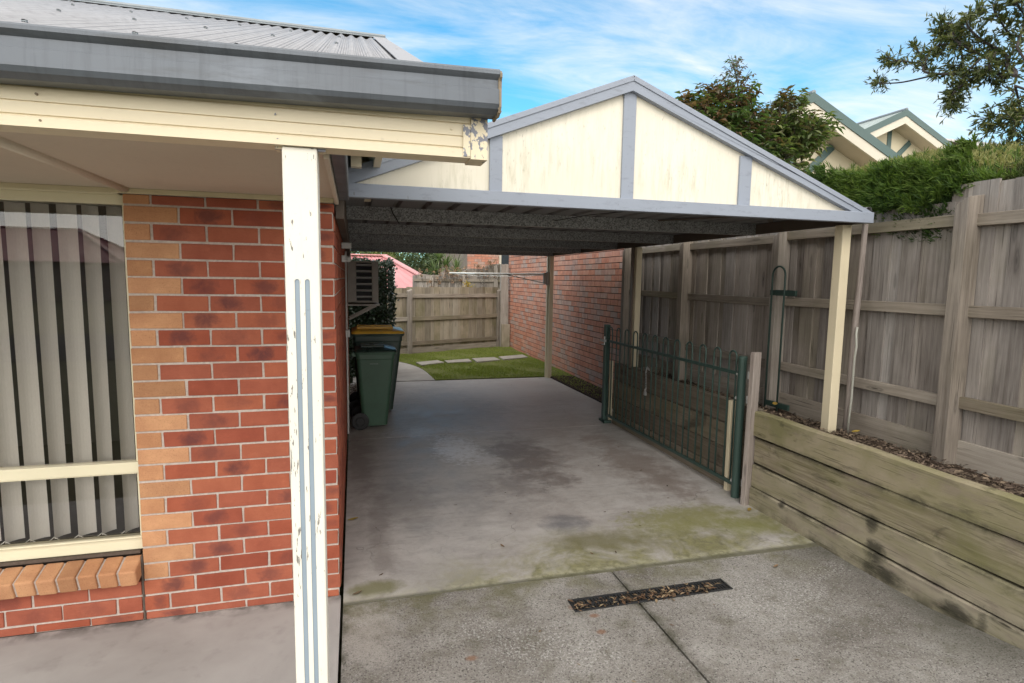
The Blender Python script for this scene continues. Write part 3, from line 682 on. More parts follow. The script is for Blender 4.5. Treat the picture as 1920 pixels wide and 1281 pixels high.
gt = MB(); prof = [(-1.286,2.283),(-1.350,2.280),(-1.374,2.292),(-1.381,2.306),(-1.379,2.350),(-1.374,2.352),(-1.373,2.378),(-1.380,2.384),(-1.388,2.392),(-1.388,2.402),(-1.380,2.409),(-1.369,2.407),(-1.364,2.399),(-1.364,2.30),(-1.345,2.292),(-1.286,2.292)]
nseg = 20; xs = [-5.2+5.735*i/nseg for i in range(nseg+1)]
for i in range(nseg):
    for k in range(len(prof)-1):
        (a, b), (c, e) = prof[k], prof[k+1]
        gt.face([(xs[i],a,b+gz(xs[i])),(xs[i],c,e+gz(xs[i])),(xs[i+1],c,e+gz(xs[i+1])),(xs[i+1],a,b+gz(xs[i+1]))])
gut = gt.build('gutter', M['gutter'], house)
gj = MB()
for (a, b_), (c, e) in zip(prof[3:13], prof[4:14]):
    xj = -1.05; gj.face([(xj,a-.0016,b_+gz(xj)),(xj,c-.0016,e+gz(xj)),(xj+.030,c-.0016,e+gz(xj)),(xj+.030,a-.0016,b_+gz(xj))])
gj.build('lap_joint', M['gutter'], gut)
for xn in (-1.93, -1.33, -.73, -.13, .40):
    for zn in (2.183, 2.252):
        nl = MB(); nl.tube([(xn+.01*math.sin(zn*99),-1.2795 if zn > 2.2 else -1.284,zn),(xn+.01*math.sin(zn*99),-1.2865,zn)], .0035, 8); nl.build('nail_head', M['cream_chip'] if xn != -.73 else M['gutter_end'], fas)
ge = MB(); ge.prism([(-1.286,2.288),(-1.352,2.281),(-1.377,2.292),(-1.384,2.306),(-1.382,2.352),(-1.376,2.378),(-1.391,2.392),(-1.391,2.403),(-1.380,2.413),(-1.286,2.413)][::-1], .534, .541, axis=0); 
ge.tube([(.537,-1.377,2.410),(.537,-1.372,2.30)], .006, 6); ge.tube([(.538,-1.375,2.294),(.538,-1.292,2.287)], .006, 6)
ge.build('stop_end', M['gutter_end'], gut)
# end of the veranda towards the carport
ef = MB(); ef.box((.001,-1.184,2.150),(.019,.03,2.30)); ef.build('end_fascia', M['soffit'], house, bevel=.002)
eg = MB(); eg.box((.0195,-1.184,2.172),(.072,.02,2.305)); eg.box((.020,.45,2.42),(.13,6.6,2.52)); eg.build('side_gutter', M['gutter'], house, bevel=.006)
eb = MB(); eb.box((.132,.95,2.30),(.262,1.06,2.78)); eb.box((.02,.60,2.56),(.128,6.6,2.9)); eb.build('eave_box', M['cream'], house)
dp = MB(); dp.box((.085,-.2,2.31),(.135,-.15,2.45)); dp.build('downpipe', M['cream'], house)
# roof
ro = MB(); RY0, RY1 = -1.362, 1.93; sl_ = .4125
def rz(y): return 2.372 + (y-RY0)*sl_
n = 0; xx = .325; pts = []
while xx > -5.1:
    ph = (.325-xx)/.076*2*math.pi; pts.append((xx, 0.0098*math.cos(ph) + (.004 if ((.325-xx) % .762) < .05 else 0))); xx -= .076/8
for (x0, h0), (x1, h1) in zip(pts, pts[1:]):
    ro.face([(x1,RY0,rz(RY0)+h1),(x0,RY0,rz(RY0)+h0),(x0,RY1,rz(RY1)+h0),(x1,RY1,rz(RY1)+h1)])
sc = ro
for yy in (-.95, .05, 1.0, 1.75):
    for q in range(0, 17):
        x = .325-.076*4*q - .0; z = rz(yy)+.0088
        sc.prism([(x+.009*math.cos(a), yy+.009*math.sin(a)) for a in [i*math.pi/3 for i in range(6)]], z-.004, z+.006, m=1)
rf = ro.build('roof', [M['roof'], M['ridge']], house, smooth=True); so_ = rf.modifiers.new('s', 'SOLIDIFY'); so_.thickness = .003
bs = MB(); bs.box((-5.1,1.905,rz(1.9)-.05),(.26,1.915,rz(1.91)+.012)); bs.box((-5.1,1.92,2.4),(.25,2.1,rz(1.9)-.02)); bs.prism([(-1.2,2.36),(1.92,2.36),(1.92,rz(1.9)-.035),(-1.2,rz(-1.2)-.035)], .20, .235, axis=0); bs.build('gable_end', M['cream'], house)
rb = MB()
rb.face([(-5.1,1.97,rz(1.93)+.01),(.33,1.97,rz(1.93)+.01),(.33,5.2,2.4),(-5.1,5.2,2.4)]); rb.build('rear_roof', M['roof'], house)
rd = MB(); rd.tube([(-5.1,1.95,rz(1.95)+.020),(.372,1.95,rz(1.95)+.020)], .020, 8)
rd.obox((-2.364,1.87,rz(1.87)+.016),(2.736,0,0),Vector((0,1,sl_)).normalized()*.085,Vector((0,-sl_,1)).normalized()*.0015)
rd.build('ridge_cap', M['ridge'], rf)
vf = MB(); a = Vector((0,1,sl_)).normalized(); b = Vector((0,-sl_,1)).normalized(); L = (RY1-RY0)/a.y
vf.obox(Vector((.315,(RY0+RY1)/2,rz((RY0+RY1)/2)))+b*.0145, a*L/2, (.050,0,0), b*.0015); vf.obox(Vector((.3655,(RY0+RY1)/2,rz((RY0+RY1)/2)))-b*.010, a*L/2, (.0015,0,0), b*.025)
vf.build('verge_flashing', M['roof'], rf)
# veranda post
px0, px1, py0, py1 = -.1145, -.0125, -1.272, -1.170
pp = MB(); pp.box((px0,py0,0),(px1,py1,2.1635), grain=2); vp = pp.build('veranda_post', M['post_paint'], house, bevel=.005)
cut = MB()
def capsule(cx, w_, z0, z1): 
    r = w_/2; return [(cx-r,z0),(cx+r,z0)]+[(cx+r*math.cos(t_), z1+r*math.sin(t_)) for t_ in [i*math.pi/8 for i in range(9)]]
fx = (-.0795, -.0495)
for q in fx: cut.prism(capsule(q, .0150, -.02, 1.757), py0-.02, py0+.007, axis=1)
co = cut.build('cutter', M['flute']); bm = vp.modifiers.new('cut', 'BOOLEAN'); bm.object = co; bm.operation = 'DIFFERENCE'; bm.solver = 'EXACT'
bpy.context.view_layer.update()
dg = bpy.context.evaluated_depsgraph_get(); me2 = bpy.data.meshes.new_from_object(vp.evaluated_get(dg)); vp.modifiers.clear(); vp.data = me2; bpy.data.objects.remove(co)
for q in fx:
    f_ = MB(); f_.prism(capsule(q, .0142, .001, 1.7568), py0+.0035, py0+.009, axis=1); f_.build('flute', M['flute'], vp)
pc = MB(); pc.box((-.135,-1.255,2.158),(-.1155,-1.20,2.1648)); pc.build('post_bracket', M['cream_chip'], vp)
pc = MB(); pc.box((-.0115,-1.262,2.157),(.012,-1.22,2.1648)); pc.build('post_bracket', M['cream_chip'], vp)

# vertical blind behind the glass
bl = thing('vertical_blind', 'beige vertical blind of hanging fabric slats behind the window glass', 'blind', (-2.1,.16,.42))
hd = MB(); hd.box((-3.35,.115,2.105),(-.99,.165,2.150)); hd.build('headrail', M['white_plastic'], bl)
bx = [-1.062 - .1045*i for i in range(21)]; prev = None
for i, x in enumerate(bx):
    s_ = MB(); an = R(50 + U(-13, 13)); wd = .081; dxs, dys = math.cos(an)*wd, math.sin(an)*wd; tw = U(-.16, .16); N_ = 6
    def sp(u, z): 
        a_ = an + tw*(z-1.2); cx = x-.012 + math.cos(a_)*wd*u - math.sin(a_)*.011*math.sin(math.pi*u); cy = .108 + math.sin(a_)*wd*u + math.cos(a_)*.011*math.sin(math.pi*u)
        return (cx, cy, z)
    zz = [.43, .75, 1.1, 1.5, 1.9, 2.104]
    for za, zb in zip(zz, zz[1:]):
        for k in range(N_): s_.face([sp(k/N_, za), sp((k+1)/N_, za), sp((k+1)/N_, zb), sp(k/N_, zb)])
    ob = s_.build('slat', M['slat'], bl, smooth=True)
    p = Vector(sp(0.03, .445))
    if prev is not None:
        c_ = MB(); c_.tube([prev.lerp(p, t_) + Vector((0, -.004, -.05*4*t_*(1-t_)*.55)) for t_ in [j/10 for j in range(11)]], .0022, 5); c_.build('bead_chain', M['chain'], bl)
    prev = p

# fittings on the side wall
t1 = thing('wall_light', 'small grey sensor box under the eave on the side brick wall', 'light', (.0,1.8,2.0))
q = MB(); q.box((-.004,1.75,2.005),(.075,1.84,2.052)); q.build('casing', M['white_plastic'], t1, bevel=.006)
q = MB(); q.tube([(.04,1.7485,2.035),(.04,1.744,2.035)], .008, 8); q.build('lens', M['steel'], t1)
t1 = thing('wall_lamp', 'pale round bulkhead lamp below the sensor box on the side wall', 'light', (.0,1.78,1.9))
q = MB(); q.box((-.004,1.73,1.893),(.030,1.83,1.948)); q.build('base', M['white_plastic'], t1, bevel=.004)
q = MB(); q.tube([(.030,1.78,1.92),(.055,1.78,1.92),(.072,1.78,1.92)], [.027,.027,.015], 14); q.build('lens', M['white_plastic'], t1, smooth=True)
t1 = thing('junction_box', 'small pale junction box with conduit low on the side wall', 'electrical box', (.0,3.4,1.14))
q = MB(); q.box((-.004,3.36,1.115),(.040,3.44,1.195)); q.build('casing', M['white_plastic'], t1, bevel=.004)
q = MB(); q.tube([(.008,3.40,1.195),(.008,3.40,2.05)], .010, 8); q.tube([(.008,3.40,.02),(.008,3.40,1.115)], .010, 8); q.build('conduit', M['white_plastic'], t1)

# ---------------------------------------------------------------- carport
cp = thing('carport', 'open carport with blue-grey trimmed cream gable front and cream posts', 'carport', (1.8,.1,0))
q = MB(); q.box((.033,.048,2.196),(3.552,.100,2.2685)); q.build('front_beam', M['blue'], cp, bevel=.003)
AX, AZ = 1.712, 2.982
q = MB(); q.prism([(.05,2.262),(3.50,2.262),(AX,AZ-.035)], .112, .120, axis=1); q.build('gable_sheet', M['gable'], cp)
for sx, (ex, ez) in (('l', (.034, 2.326)), ('r', (3.552, 2.252))):
    d_ = Vector((ex-AX, 0, ez-AZ)); L = d_.length; d_.normalize(); nrm = Vector((-d_.z, 0, d_.x)); nrm = nrm if nrm.z > 0 else -nrm; wv = .074
    if sx == 'l': poly = [(AX,AZ),(ex,ez),(ex,ez-wv/nrm.z*.98),(AX,AZ-wv/nrm.z)]
    else: poly = [(AX,AZ),(AX,AZ-wv/nrm.z),(ex-.165,2.2695),(ex,2.2695-.0*1),(ex,ez+.012)]
    q = MB(); q.prism(poly if sx == 'l' else poly, .070, .109, axis=1); bo = q.build('barge_board', M['blue'], cp, bevel=.002)
    q = MB(); c0 = Vector((AX,.098,AZ)) + Vector((0,0,.004)); c1 = Vector((ex,.098,ez+(.012 if sx == 'r' else 0))) + Vector((0,0,.004))
    q.bar(c0, c1, .068, .006); q.obox((c0+c1)/2 + Vector((0,-.032,-.0145)), (c1-c0)/2, (0,.0025,0), nrm*.0135); q.build('barge_cap', M['blue'], bo, bevel=.0015)
for x0, x1, zt in ((.845,.920,2.585),(1.668,1.750,2.905),(2.497,2.586,2.585)):
    q = MB(); q.box((x0,.0965,2.2705),(x1,.1115,zt), grain=2); q.build('stud', M['blue'], cp, bevel=.002)
for nm, x, y, zb, zt in (('front', 3.495, .245, .66, 2.196), ('mid', 3.497, 3.36, .70, 2.19), ('rear', 3.505, 6.655, .0, 2.20)):
    q = MB(); h = .0375; q.box((x-h,y-h,zb),(x+h,y+h,zt), grain=2); po = q.build('post', M['cream_post'], cp, bevel=.004)
    if nm != 'front':
        q = MB(); q.box((x-h-.026,y+.012,zb),(x-h-.0015,y+.062,zt)); q.build('post_flashing', M['dark_side'] if nm == 'mid' else M['cream_post'], po)
for y in (1.22, 2.58, 4.0, 5.3, 6.60):
    q = MB(); q.prism([(y,2.192),(y+.050,2.192),(y+.050,2.204),(y+.003,2.204),(y+.003,2.275),(y+.050,2.275),(y+.050,2.287),(y,2.287)], .047, 3.515, axis=0); q.build('purlin', M['galv'], cp)
dk = MB(); prof = []; x = .03
while x < 3.55:
    prof += [(x,2.2905),(x+.13,2.2905),(x+.145,2.316),(x+.175,2.316),(x+.19,2.2905)]; x += .2
for (x0, z0), (x1, z1) in zip(prof, prof[1:]):
    if x1 - x0 > 1e-6: dk.face([(x0,.13,z0),(x1,.13,z1),(x1,6.75,z1),(x0,6.75,z0)])
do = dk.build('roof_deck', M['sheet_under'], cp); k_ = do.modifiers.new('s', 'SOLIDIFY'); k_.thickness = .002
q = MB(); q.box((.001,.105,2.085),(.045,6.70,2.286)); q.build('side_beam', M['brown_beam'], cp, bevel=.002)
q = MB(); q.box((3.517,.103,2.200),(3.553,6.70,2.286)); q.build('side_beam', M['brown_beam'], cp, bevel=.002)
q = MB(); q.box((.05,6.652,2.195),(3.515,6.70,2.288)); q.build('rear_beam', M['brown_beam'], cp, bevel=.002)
q = MB(); q.bar((3.3,.15,2.278),(2.55,1.2,2.278),.035,.008); q.bar((2.75,.15,2.279),(3.45,.95,2.279),.035,.006); q.build('brace', M['brown_beam'], cp)
for x, y in ((.35, 1.22), (1.62, 1.22), (1.55, 2.58), (1.5, 4.0)):
    q = MB(); q.tube([(x,y-.004,2.235),(x,y-.010,2.235)], .008, 8); q.tube([(x,y-.004,2.215),(x,y-.010,2.215)], .008, 8); q.build('bolt', M['steel'], cp)
q = MB(); q.tube([(.36,1.21,2.286),(.375,1.20,2.24),(.40,1.19,2.20),(.42,1.2,2.17)], .004, 5); q.build('loose_wire', M['black'], cp)
q = MB(); q.tube([(1.63,1.20,2.24),(1.8,.9,2.262),(2.0,.6,2.270)], .003, 5); q.build('loose_wire', M['black'], cp)

# ---------------------------------------------------------------- retaining walls
rw = thing('retaining_wall', 'long retaining wall of four mossy treated pine sleepers beside the driveway', 'retaining wall', (3.1,-.4,0))
lev = [(-.10,.148,.012),(.153,.340,.002),(.347,.556,-.006),(.563,.766,.006)]
fine_ = SP
for i, (z0, z1, off) in enumerate(lev):
    ph = U(0, 6); q = MB()
    def sec(j, z0=z0, z1=z1, off=off, ph=ph, i=i):
        wv = .004*math.sin(j*.35+ph)+.003*math.sin(j*1.1+ph); w2 = .004*math.sin(j*.4+ph*2); o = off+.004*math.sin(j*.3+ph*3)
        zt, zb_ = z1+wv, z0+w2
        # section: side (+ = towards the driveway is negative x), up
        return [(o,zb_+.008),(o,zt-.010),(o-.010,zt),(o-.062,zt-.002),(o-.070,zt-.010),(o-.070,zb_)]
    q.loft(fine_, lambda j: [(-a if False else a, b) for a, b in sec(j)])
    q.build('sleeper', M['sleeper'], rw)
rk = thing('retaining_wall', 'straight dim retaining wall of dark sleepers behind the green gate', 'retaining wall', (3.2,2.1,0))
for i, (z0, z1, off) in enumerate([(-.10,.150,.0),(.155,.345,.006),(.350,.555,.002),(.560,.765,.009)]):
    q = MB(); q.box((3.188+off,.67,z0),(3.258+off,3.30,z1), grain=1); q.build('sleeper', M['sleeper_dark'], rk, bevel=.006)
for y0, y1 in ((3.302,3.338),(.915,.955)):
    q = MB(); q.box((3.140 if y1 < 2 else 3.150,y0,-.05),(3.186,y1,.785), grain=2); q.build('steel_post', M['cream_post'], rk, bevel=.003)
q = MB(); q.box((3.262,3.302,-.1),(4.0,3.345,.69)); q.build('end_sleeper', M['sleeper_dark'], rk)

# ---------------------------------------------------------------- paling fences
def paling_fence(name, label, A, B, posts, rails, plinth, top, mat, railmat, postmat, nside, pale=.118, post_w=(.10,.11), post_top=-.03, post_out=.06, seed=1, lean=.004, topf=None, rail_h=.075):
    rs = random.Random(seed); A, B = Vector(A), Vector(B); L = (B-A).length; t = (B-A)/L; n = Vector(nside).normalized(); up = Vector((0,0,1))
    f = thing(name, label, 'fence', ((A+B)/2)[:])
    tz = topf or (lambda s: top)
    edges = [0] + [p for p in posts if 0 < p < L] + [L]
    for b0, b1 in zip(edges, edges[1:]):
        q = MB(); s = b0-.025; k = 0; jz = rs.uniform(-.012, .012)
        while s < b1-.004:
            w_ = min(rs.uniform(pale*.86, pale*1.12), max(.06, b1+.035-s)); o = (.0 if k % 2 else .013) + rs.uniform(-.0018, .0018); zt = tz(s)+jz+rs.uniform(-.008, .008); zb = plinth[1]-.015
            c = A + t*(s+w_/2) + n*(o - .010); ln = rs.uniform(-lean, lean)
            q.obox(Vector((c.x,c.y,(zt+zb)/2)), up*(zt-zb)/2 + t*ln, t*(w_/2+.014), n*.0075, rnd=(rs.random(), rs.random())); s += w_ - .006 + (.006 if k % 2 else -.004); k += 1
        q.build('palings', mat, f)
        for z in rails:
            dz = rs.uniform(-.01, .01); d2 = rs.uniform(-.012, .012); q = MB()
            p0 = A + t*(b0+.01) + n*.036 + up*(z+dz); p1 = A + t*(b1-.01) + n*.036 + up*(z+dz+d2)
            q.bar(p0, p1, .040, rail_h, rnd=(rs.random(), rs.random())); q.build('rail', railmat, f, bevel=.003)
        if plinth[1] > plinth[0]:
            q = MB(); c0 = A + t*(b0+.005) + n*.020 + up*(plinth[0]+plinth[1])/2; c1 = A + t*(b1-.005) + n*.020 + up*((plinth[0]+plinth[1])/2+rs.uniform(-.006, .006))
            q.bar(c0, c1, .024, plinth[1]-plinth[0]); q.build('plinth', railmat, f, bevel=.002)
    for p in posts:
        q = MB(); c = A + t*p + n*post_out; z0 = plinth[0]-.25; z1 = tz(p)+post_top
        q.obox(Vector((c.x,c.y,(z0+z1)/2)), up*(z1-z0)/2, n*post_w[0]/2, t*post_w[1]/2); i0 = len(q.v)-8
        for j in range(i0, i0+8):
            if q.v[j][2] > (z0+z1)/2: v = Vector(q.v[j]); q.v[j] = (v.x, v.y, v.z - .045*((v-c).dot(-t)/post_w[1]) + .018*((v-c).dot(-n)/post_w[0]))
        q.build('post', postmat, f, bevel=.004)
    return f
# along the bed: from far (y 4.25) to near (y -3.6)
paling_fence('side_fence', 'weathered grey paling fence with tall posts above the sleeper wall', (3.862,4.25,0), (3.862,-3.6,0), [.03,1.50,3.04,4.665,6.25], [1.03,1.612,2.185], (.55,.785), 2.33, M['fence'], M['rail'], M['post_wood'], (-1,0,0),
             post_w=(.125,.085), post_out=.075, post_top=-.115, topf=lambda s: 2.33 if s < 4.45 else 2.425-.035*(s-4.6), seed=5)
paling_fence('rear_fence', 'low greenish paling fence across the back of the lawn', (-1.3,9.02,0), (3.74,11.40,0), [1.2,2.86,5.52], [.265,.822,1.362], (-.02,.15), 1.555, M['fence_far'], M['rail'], M['post_wood'], (.427,-.904,0), pale=.135, post_w=(.09,.10), post_top=-.06, post_out=.062, seed=9, rail_h=.09)
tp = thing('timber_post', 'tall weathered timber post in the corner between rear fence and neighbouring brick wall', 'post', (3.83,11.28,0))
q = MB(); q.box((3.735,11.22,-.1),(3.935,11.32,2.15), grain=2); q.build('board', M['post_wood'], tp, bevel=.004)
q = MB(); q.box((3.75,11.14,-.1),(3.97,11.215,.62), grain=2); q.build('foot_board', M['fence_far'], tp, bevel=.004)
# stepped old fence further back
def back_top(s): return 1.86 + .06*s + .14*max(0, s-1.1) + .03*math.sin(s*9)
paling_fence('back_fence', 'old silvery paling fence sagging unevenly beyond the rear fence', (1.75,13.6,0), (4.25,12.6,0), [.55,1.5,2.4], [1.0,1.72], (.2,.4), 1.95, M['fence'], M['rail'], M['post_wood'], (-.37,-.93,0), pale=.10, topf=back_top, seed=3, lean=.03)
# weathered stakes and posts by the driveway
q = MB(); q.obox((3.112,.618,.61), (.004,-.004,.625), (.041,.012,0), (-.006,.021,0)); o = q.build('timber_post', M['stake'], bevel=.006, at=(3.112,.618,0)); tag(o, 'short weathered grey timber post standing beside the green gate end post', 'post')
q = MB(); q.tube([(3.60,.19,.60),(3.603,.187,.95),(3.596,.18,1.36),(3.604,.172,1.8),(3.60,.16,2.20)], [.024,.022,.023,.020,.019], 9); o = q.build('rough_pole', M['stake'], at=(3.6,.19,.6), smooth=True); tag(o, 'thin rough bark pole standing behind the front cream carport post', 'pole')
q = MB(); q.tube([(3.575,.15,.66),(3.578,.14,.95),(3.572,.135,1.25),(3.560,.115,1.33),(3.575,.14,1.42),(3.58,.14,1.47)], .008, 6); o = q.build('hanging_cord', M['line_grey'], at=(3.575,.15,.66), smooth=True); tag(o, 'pale cord hanging down the rough bark pole', 'cord')

# ---------------------------------------------------------------- green loop-top gate
gx = 3.122
gt = thing('metal_gate', 'dark green loop-top metal gate standing open along the sleeper wall', 'gate', (gx,2.1,0))
q = MB(); q.box((gx-.032,3.345,.03),(gx+.032,3.410,1.235), grain=2); o = q.build('end_post', M['green_steel'], gt, bevel=.006)
q = MB(); q.box((gx-.05,3.27,.012),(gx+.03,3.44,.04)); q.tube([(gx-.05,3.30,.02),(gx+.05,3.30,.02)], .024, 10); q.build('foot_bracket', M['green_steel'], o)
q = MB(); q.box((gx-.060,3.32,1.02),(gx-.034,3.46,1.05)); q.tube([(gx-.048,3.34,1.09),(gx-.048,3.345,.99),(gx-.048,3.42,.985)], .008, 6); q.build('latch', M['steel'], o)
for nm, z in (('top', 1.035), ('bottom', .105)):
    q = MB(); q.box((gx-.012,.80,z-.0145),(gx+.012,3.343,z+.0145), grain=1); q.build('rail', M['green_steel'], gt, bevel=.003)
lp = MB(); r_ = .0475
lp.tube([(gx,.90-r_,.10)]+[(gx,.90-r_*math.cos(a),1.165+r_*math.sin(a)) for a in [i*math.pi/10 for i in range(11)]]+[(gx,.90+r_,.10)], .0080, 8)
l0 = lp.build('loop', M['green_steel'], gt, at=(gx,.90,.1), smooth=True)
for i in range(1, 12):
    c = l0.copy(); COL.objects.link(c); c.parent = gt; c.location = l0.location + Vector((0,i*.2155,U(-.003,.003)))
gp = thing('gate_post', 'round green steel gate post with chipped paint beside the short timber post', 'post', (gx,.775,0))
q = MB(); q.tube([(gx,.775,-.05),(gx,.775,1.165)], .034, 18); po = q.build('tube', M['green_steel'], gp, smooth=False)
q = MB(); q.tube([(gx,.775,1.160),(gx,.775,1.175),(gx,.775,1.184)], [.037,.037,.030], 18); q.build('cap', M['green_steel'], gp)
for z in (1.03, .83, .13):
    q = MB(); q.box((gx+.030,.735,z-.03),(gx+.060,.748,z+.03)); q.tube([(gx,.80,z),(gx,.83,z)], .016, 8); q.build('hinge', M['white_plastic'], gp)
ch = thing('padlock_chain', 'short steel chain with padlock hanging on the green gate bars', 'chain', (3.10,2.30,.55))
q = MB(); pth = [(3.105,2.26,.84),(3.10,2.30,.86),(3.105,2.33,.80),(3.104,2.315,.70),(3.104,2.31,.62)]
for i in range(26):
    t_ = i/25*(len(pth)-1); j = min(int(t_), len(pth)-2); c = Vector(pth[j]).lerp(Vector(pth[j+1]), t_-j); a = Vector((.6,.8,0)) if i % 2 else Vector((.8,-.6,0))
    ring = [c + a*.0055*math.cos(b)+Vector((0,0,.010))*math.sin(b) for b in [k*math.pi/4 for k in range(9)]]; q.tube(ring, .0022, 4, cap=False)
q.build('chain_links', M['steel'], ch)
q = MB(); q.box((3.088,2.295,.555),(3.106,2.330,.595)); q.tube([(3.097,2.30,.595)]+[(3.097,2.3125-.0125*math.cos(b),.61+.014*math.sin(b)) for b in [k*math.pi/6 for k in range(7)]]+[(3.097,2.325,.595)], .003, 6); q.build('padlock', M['steel'], ch)
lpn = thing('loop_panel', 'single tall green hairpin loop panel leaning on the fence above the bed', 'panel', (3.72,1.12,.65))
yc, lx = 1.130, 3.715
q = MB(); q.tube([(lx,yc-.078,.64)]+[(lx,yc-.078*math.cos(a),1.845+.078*math.sin(a)) for a in [i*math.pi/12 for i in range(13)]]+[(lx,yc+.078,.64)], .0085, 8); q.build('loop', M['green_steel'], lpn, smooth=True)
q = MB(); q.box((lx+.009,.93,1.665),(lx+.030,1.245,1.715), grain=1); q.build('crossbar', M['green_steel'], lpn, bevel=.003)
q = MB(); q.box((lx+.009,.93,.665),(lx+.030,1.215,.715), grain=1); q.build('crossbar', M['green_steel'], lpn, bevel=.003)

# ---------------------------------------------------------------- wheelie bins
def wheelie_bin(label, x0, x1, y0, y1, h, lidmat, bodymat, mark):
    b = thing('wheelie_bin', label, 'bin', ((x0+x1)/2,(y0+y1)/2,0)); q = MB()
    W_, D_ = y1-y0, x1-x0; cy = (y0+y1)/2
    # rings from floor to rim: x back stays near vertical, front slopes out
    def ring(z, f):
        xb = x0 + .07*(1-f); xf = x1 - .13*D_*(1-f)*1.6; hw = W_/2*(.80+.20*f); r = .045
        pts = []
        for (cx, cyy, a0) in ((xf-r, cy+hw-r, 0), (xb+r, cy+hw-r, 90), (xb+r, cy-hw+r, 180), (xf-r, cy-hw+r, 270)):
            for k in range(5): a = R(a0+k*22.5); pts.append((cx+r*math.cos(a), cyy+r*math.sin(a), z))
        return pts
    zs = [(.035,0),(.06,.02),(h*.5,.5),(h*.86,.86),(h*.87,.93),(h*.94,.95)]
    rings = [ring(z, f) for z, f in zs]; n = 20
    for a, c in zip(rings, rings[1:]):
        for k in range(n): k2 = (k+1) % n; q.face([a[k],a[k2],c[k2],c[k]], None, (.5,.5))
    q.face(rings[0][::-1])
    body = q.build('body', bodymat, b, bevel=.004)
    def oring(z, e):
        return [(px+(e if px > (x0+x1)/2 else -e*.5), py+(e if py > cy else -e), z) for px, py, _ in ring(z, 1.)]
    q = MB(); a, c = oring(h*.925, .012), oring(h*.955, .016)
    for u_, v_ in ((a, c),):
        for k in range(n): k2 = (k+1) % n; q.face([u_[k],u_[k2],v_[k2],v_[k]])
    q.face(a[::-1]); q.build('rim', bodymat, body, bevel=.004)
    q = MB(); rings = [oring(h*.956, .022), oring(h*.966, .024), oring(h*.985, .008), oring(h*1.0, -.06), oring(h*1.012, -.12)]
    for u_, v_ in zip(rings, rings[1:]):
        for k in range(n): k2 = (k+1) % n; q.face([u_[k],u_[k2],v_[k2],v_[k]])
    q.face(rings[0][::-1]); q.face(rings[-1]); lid = q.build('lid', lidmat, b, smooth=False, bevel=.005)
    q = MB()
    for yy in (cy-W_*.25, cy+W_*.25): q.box((x0+.06,yy-.03,h*1.002),(x1-.12,yy+.03,h*1.030))
    q.build('lid_rib', lidmat, lid, bevel=.008)
    q = MB(); q.tube([(x0-.035,cy-W_*.42,h*.93),(x0-.035,cy+W_*.42,h*.93)], .014, 10)
    for yy in (cy-W_*.40, cy, cy+W_*.40): q.box((x0-.04,yy-.012,h*.90),(x0+.02,yy+.012,h*.95))
    q.build('handle', bodymat, b, bevel=.003)
    for yy in (y0+.012, y1-.012):
        q = MB(); cx, cz, r = x0+.045, .10, .10; s_ = -1 if yy < cy else 1
        q.tube([(cx,yy-.022,cz),(cx,yy-.018,cz),(cx,yy+.018,cz),(cx,yy+.022,cz)], [r-.012,r,r,r-.012], 26); wh = q.build('wheel', M['black'], b)
        q = MB(); q.tube([(cx,yy+s_*.0225,cz),(cx,yy+s_*.030,cz)], [.055,.045], 18); q.build('hub', M['black'], wh)
    q = MB(); q.tube([(x0+.045,y0+.03,.10),(x0+.045,y1-.03,.10)], .011, 8); q.build('axle', M['steel'], b)
    if mark:
        yy = cy - W_/2*.97
        q = MB()
        for k in range(7): q.box((x0+.36*D_+k*.0135,y0+.006,h*.805),(x0+.36*D_+.010+k*.0135,y0+.012,h*.818))
        q.build('moulded_mark', M['mark'], body)
    return b
wheelie_bin('small green wheelie bin with dark green lid beside the side wall', .095, .545, 3.60, 4.05, .955, M['bin_lid_dark'], M['bin_green'], True)
wheelie_bin('larger dark green wheelie bin with yellow lid behind the small bin', .06, .70, 4.38, 4.94, 1.10, M['bin_yellow'], M['bin_dark'], False)

# ---------------------------------------------------------------- air conditioner
ac = thing('air_conditioner', 'beige box air conditioner with side louvres on the side wall', 'air conditioner', (.2,6.3,1.36))
q = MB(); q.box((.36,6.0,1.385),(.455,6.62,2.02)); q.box((.0,6.0,1.385),(.125,6.62,2.02)); q.box((.126,6.08,1.385),(.359,6.62,2.02)); q.box((.126,6.0,1.385),(.359,6.079,1.41)); q.box((.126,6.0,1.995),(.359,6.079,2.02)); q.build('casing', M['ac'], ac, bevel=.004)
for i in range(6):
    q = MB(); z = 1.47+i*.098; q.obox((.2425,6.035,z), (.116,0,0), (0,.030,-.012), (0,.0012,.004)); q.build('louvre', M['ac_slat'], ac)
q = MB(); q.box((.126,6.0785,1.411),(.359,6.0795,1.994)); q.build('grille_back', M['black'], ac)
q = MB(); q.box((-.004,5.95,1.335),(.475,6.66,1.36)); q.bar((.01,6.05,1.12),(.42,6.05,1.334),.03,.03); q.bar((.01,6.55,1.12),(.42,6.55,1.334),.03,.03); q.build('bracket', M['ac'], ac)

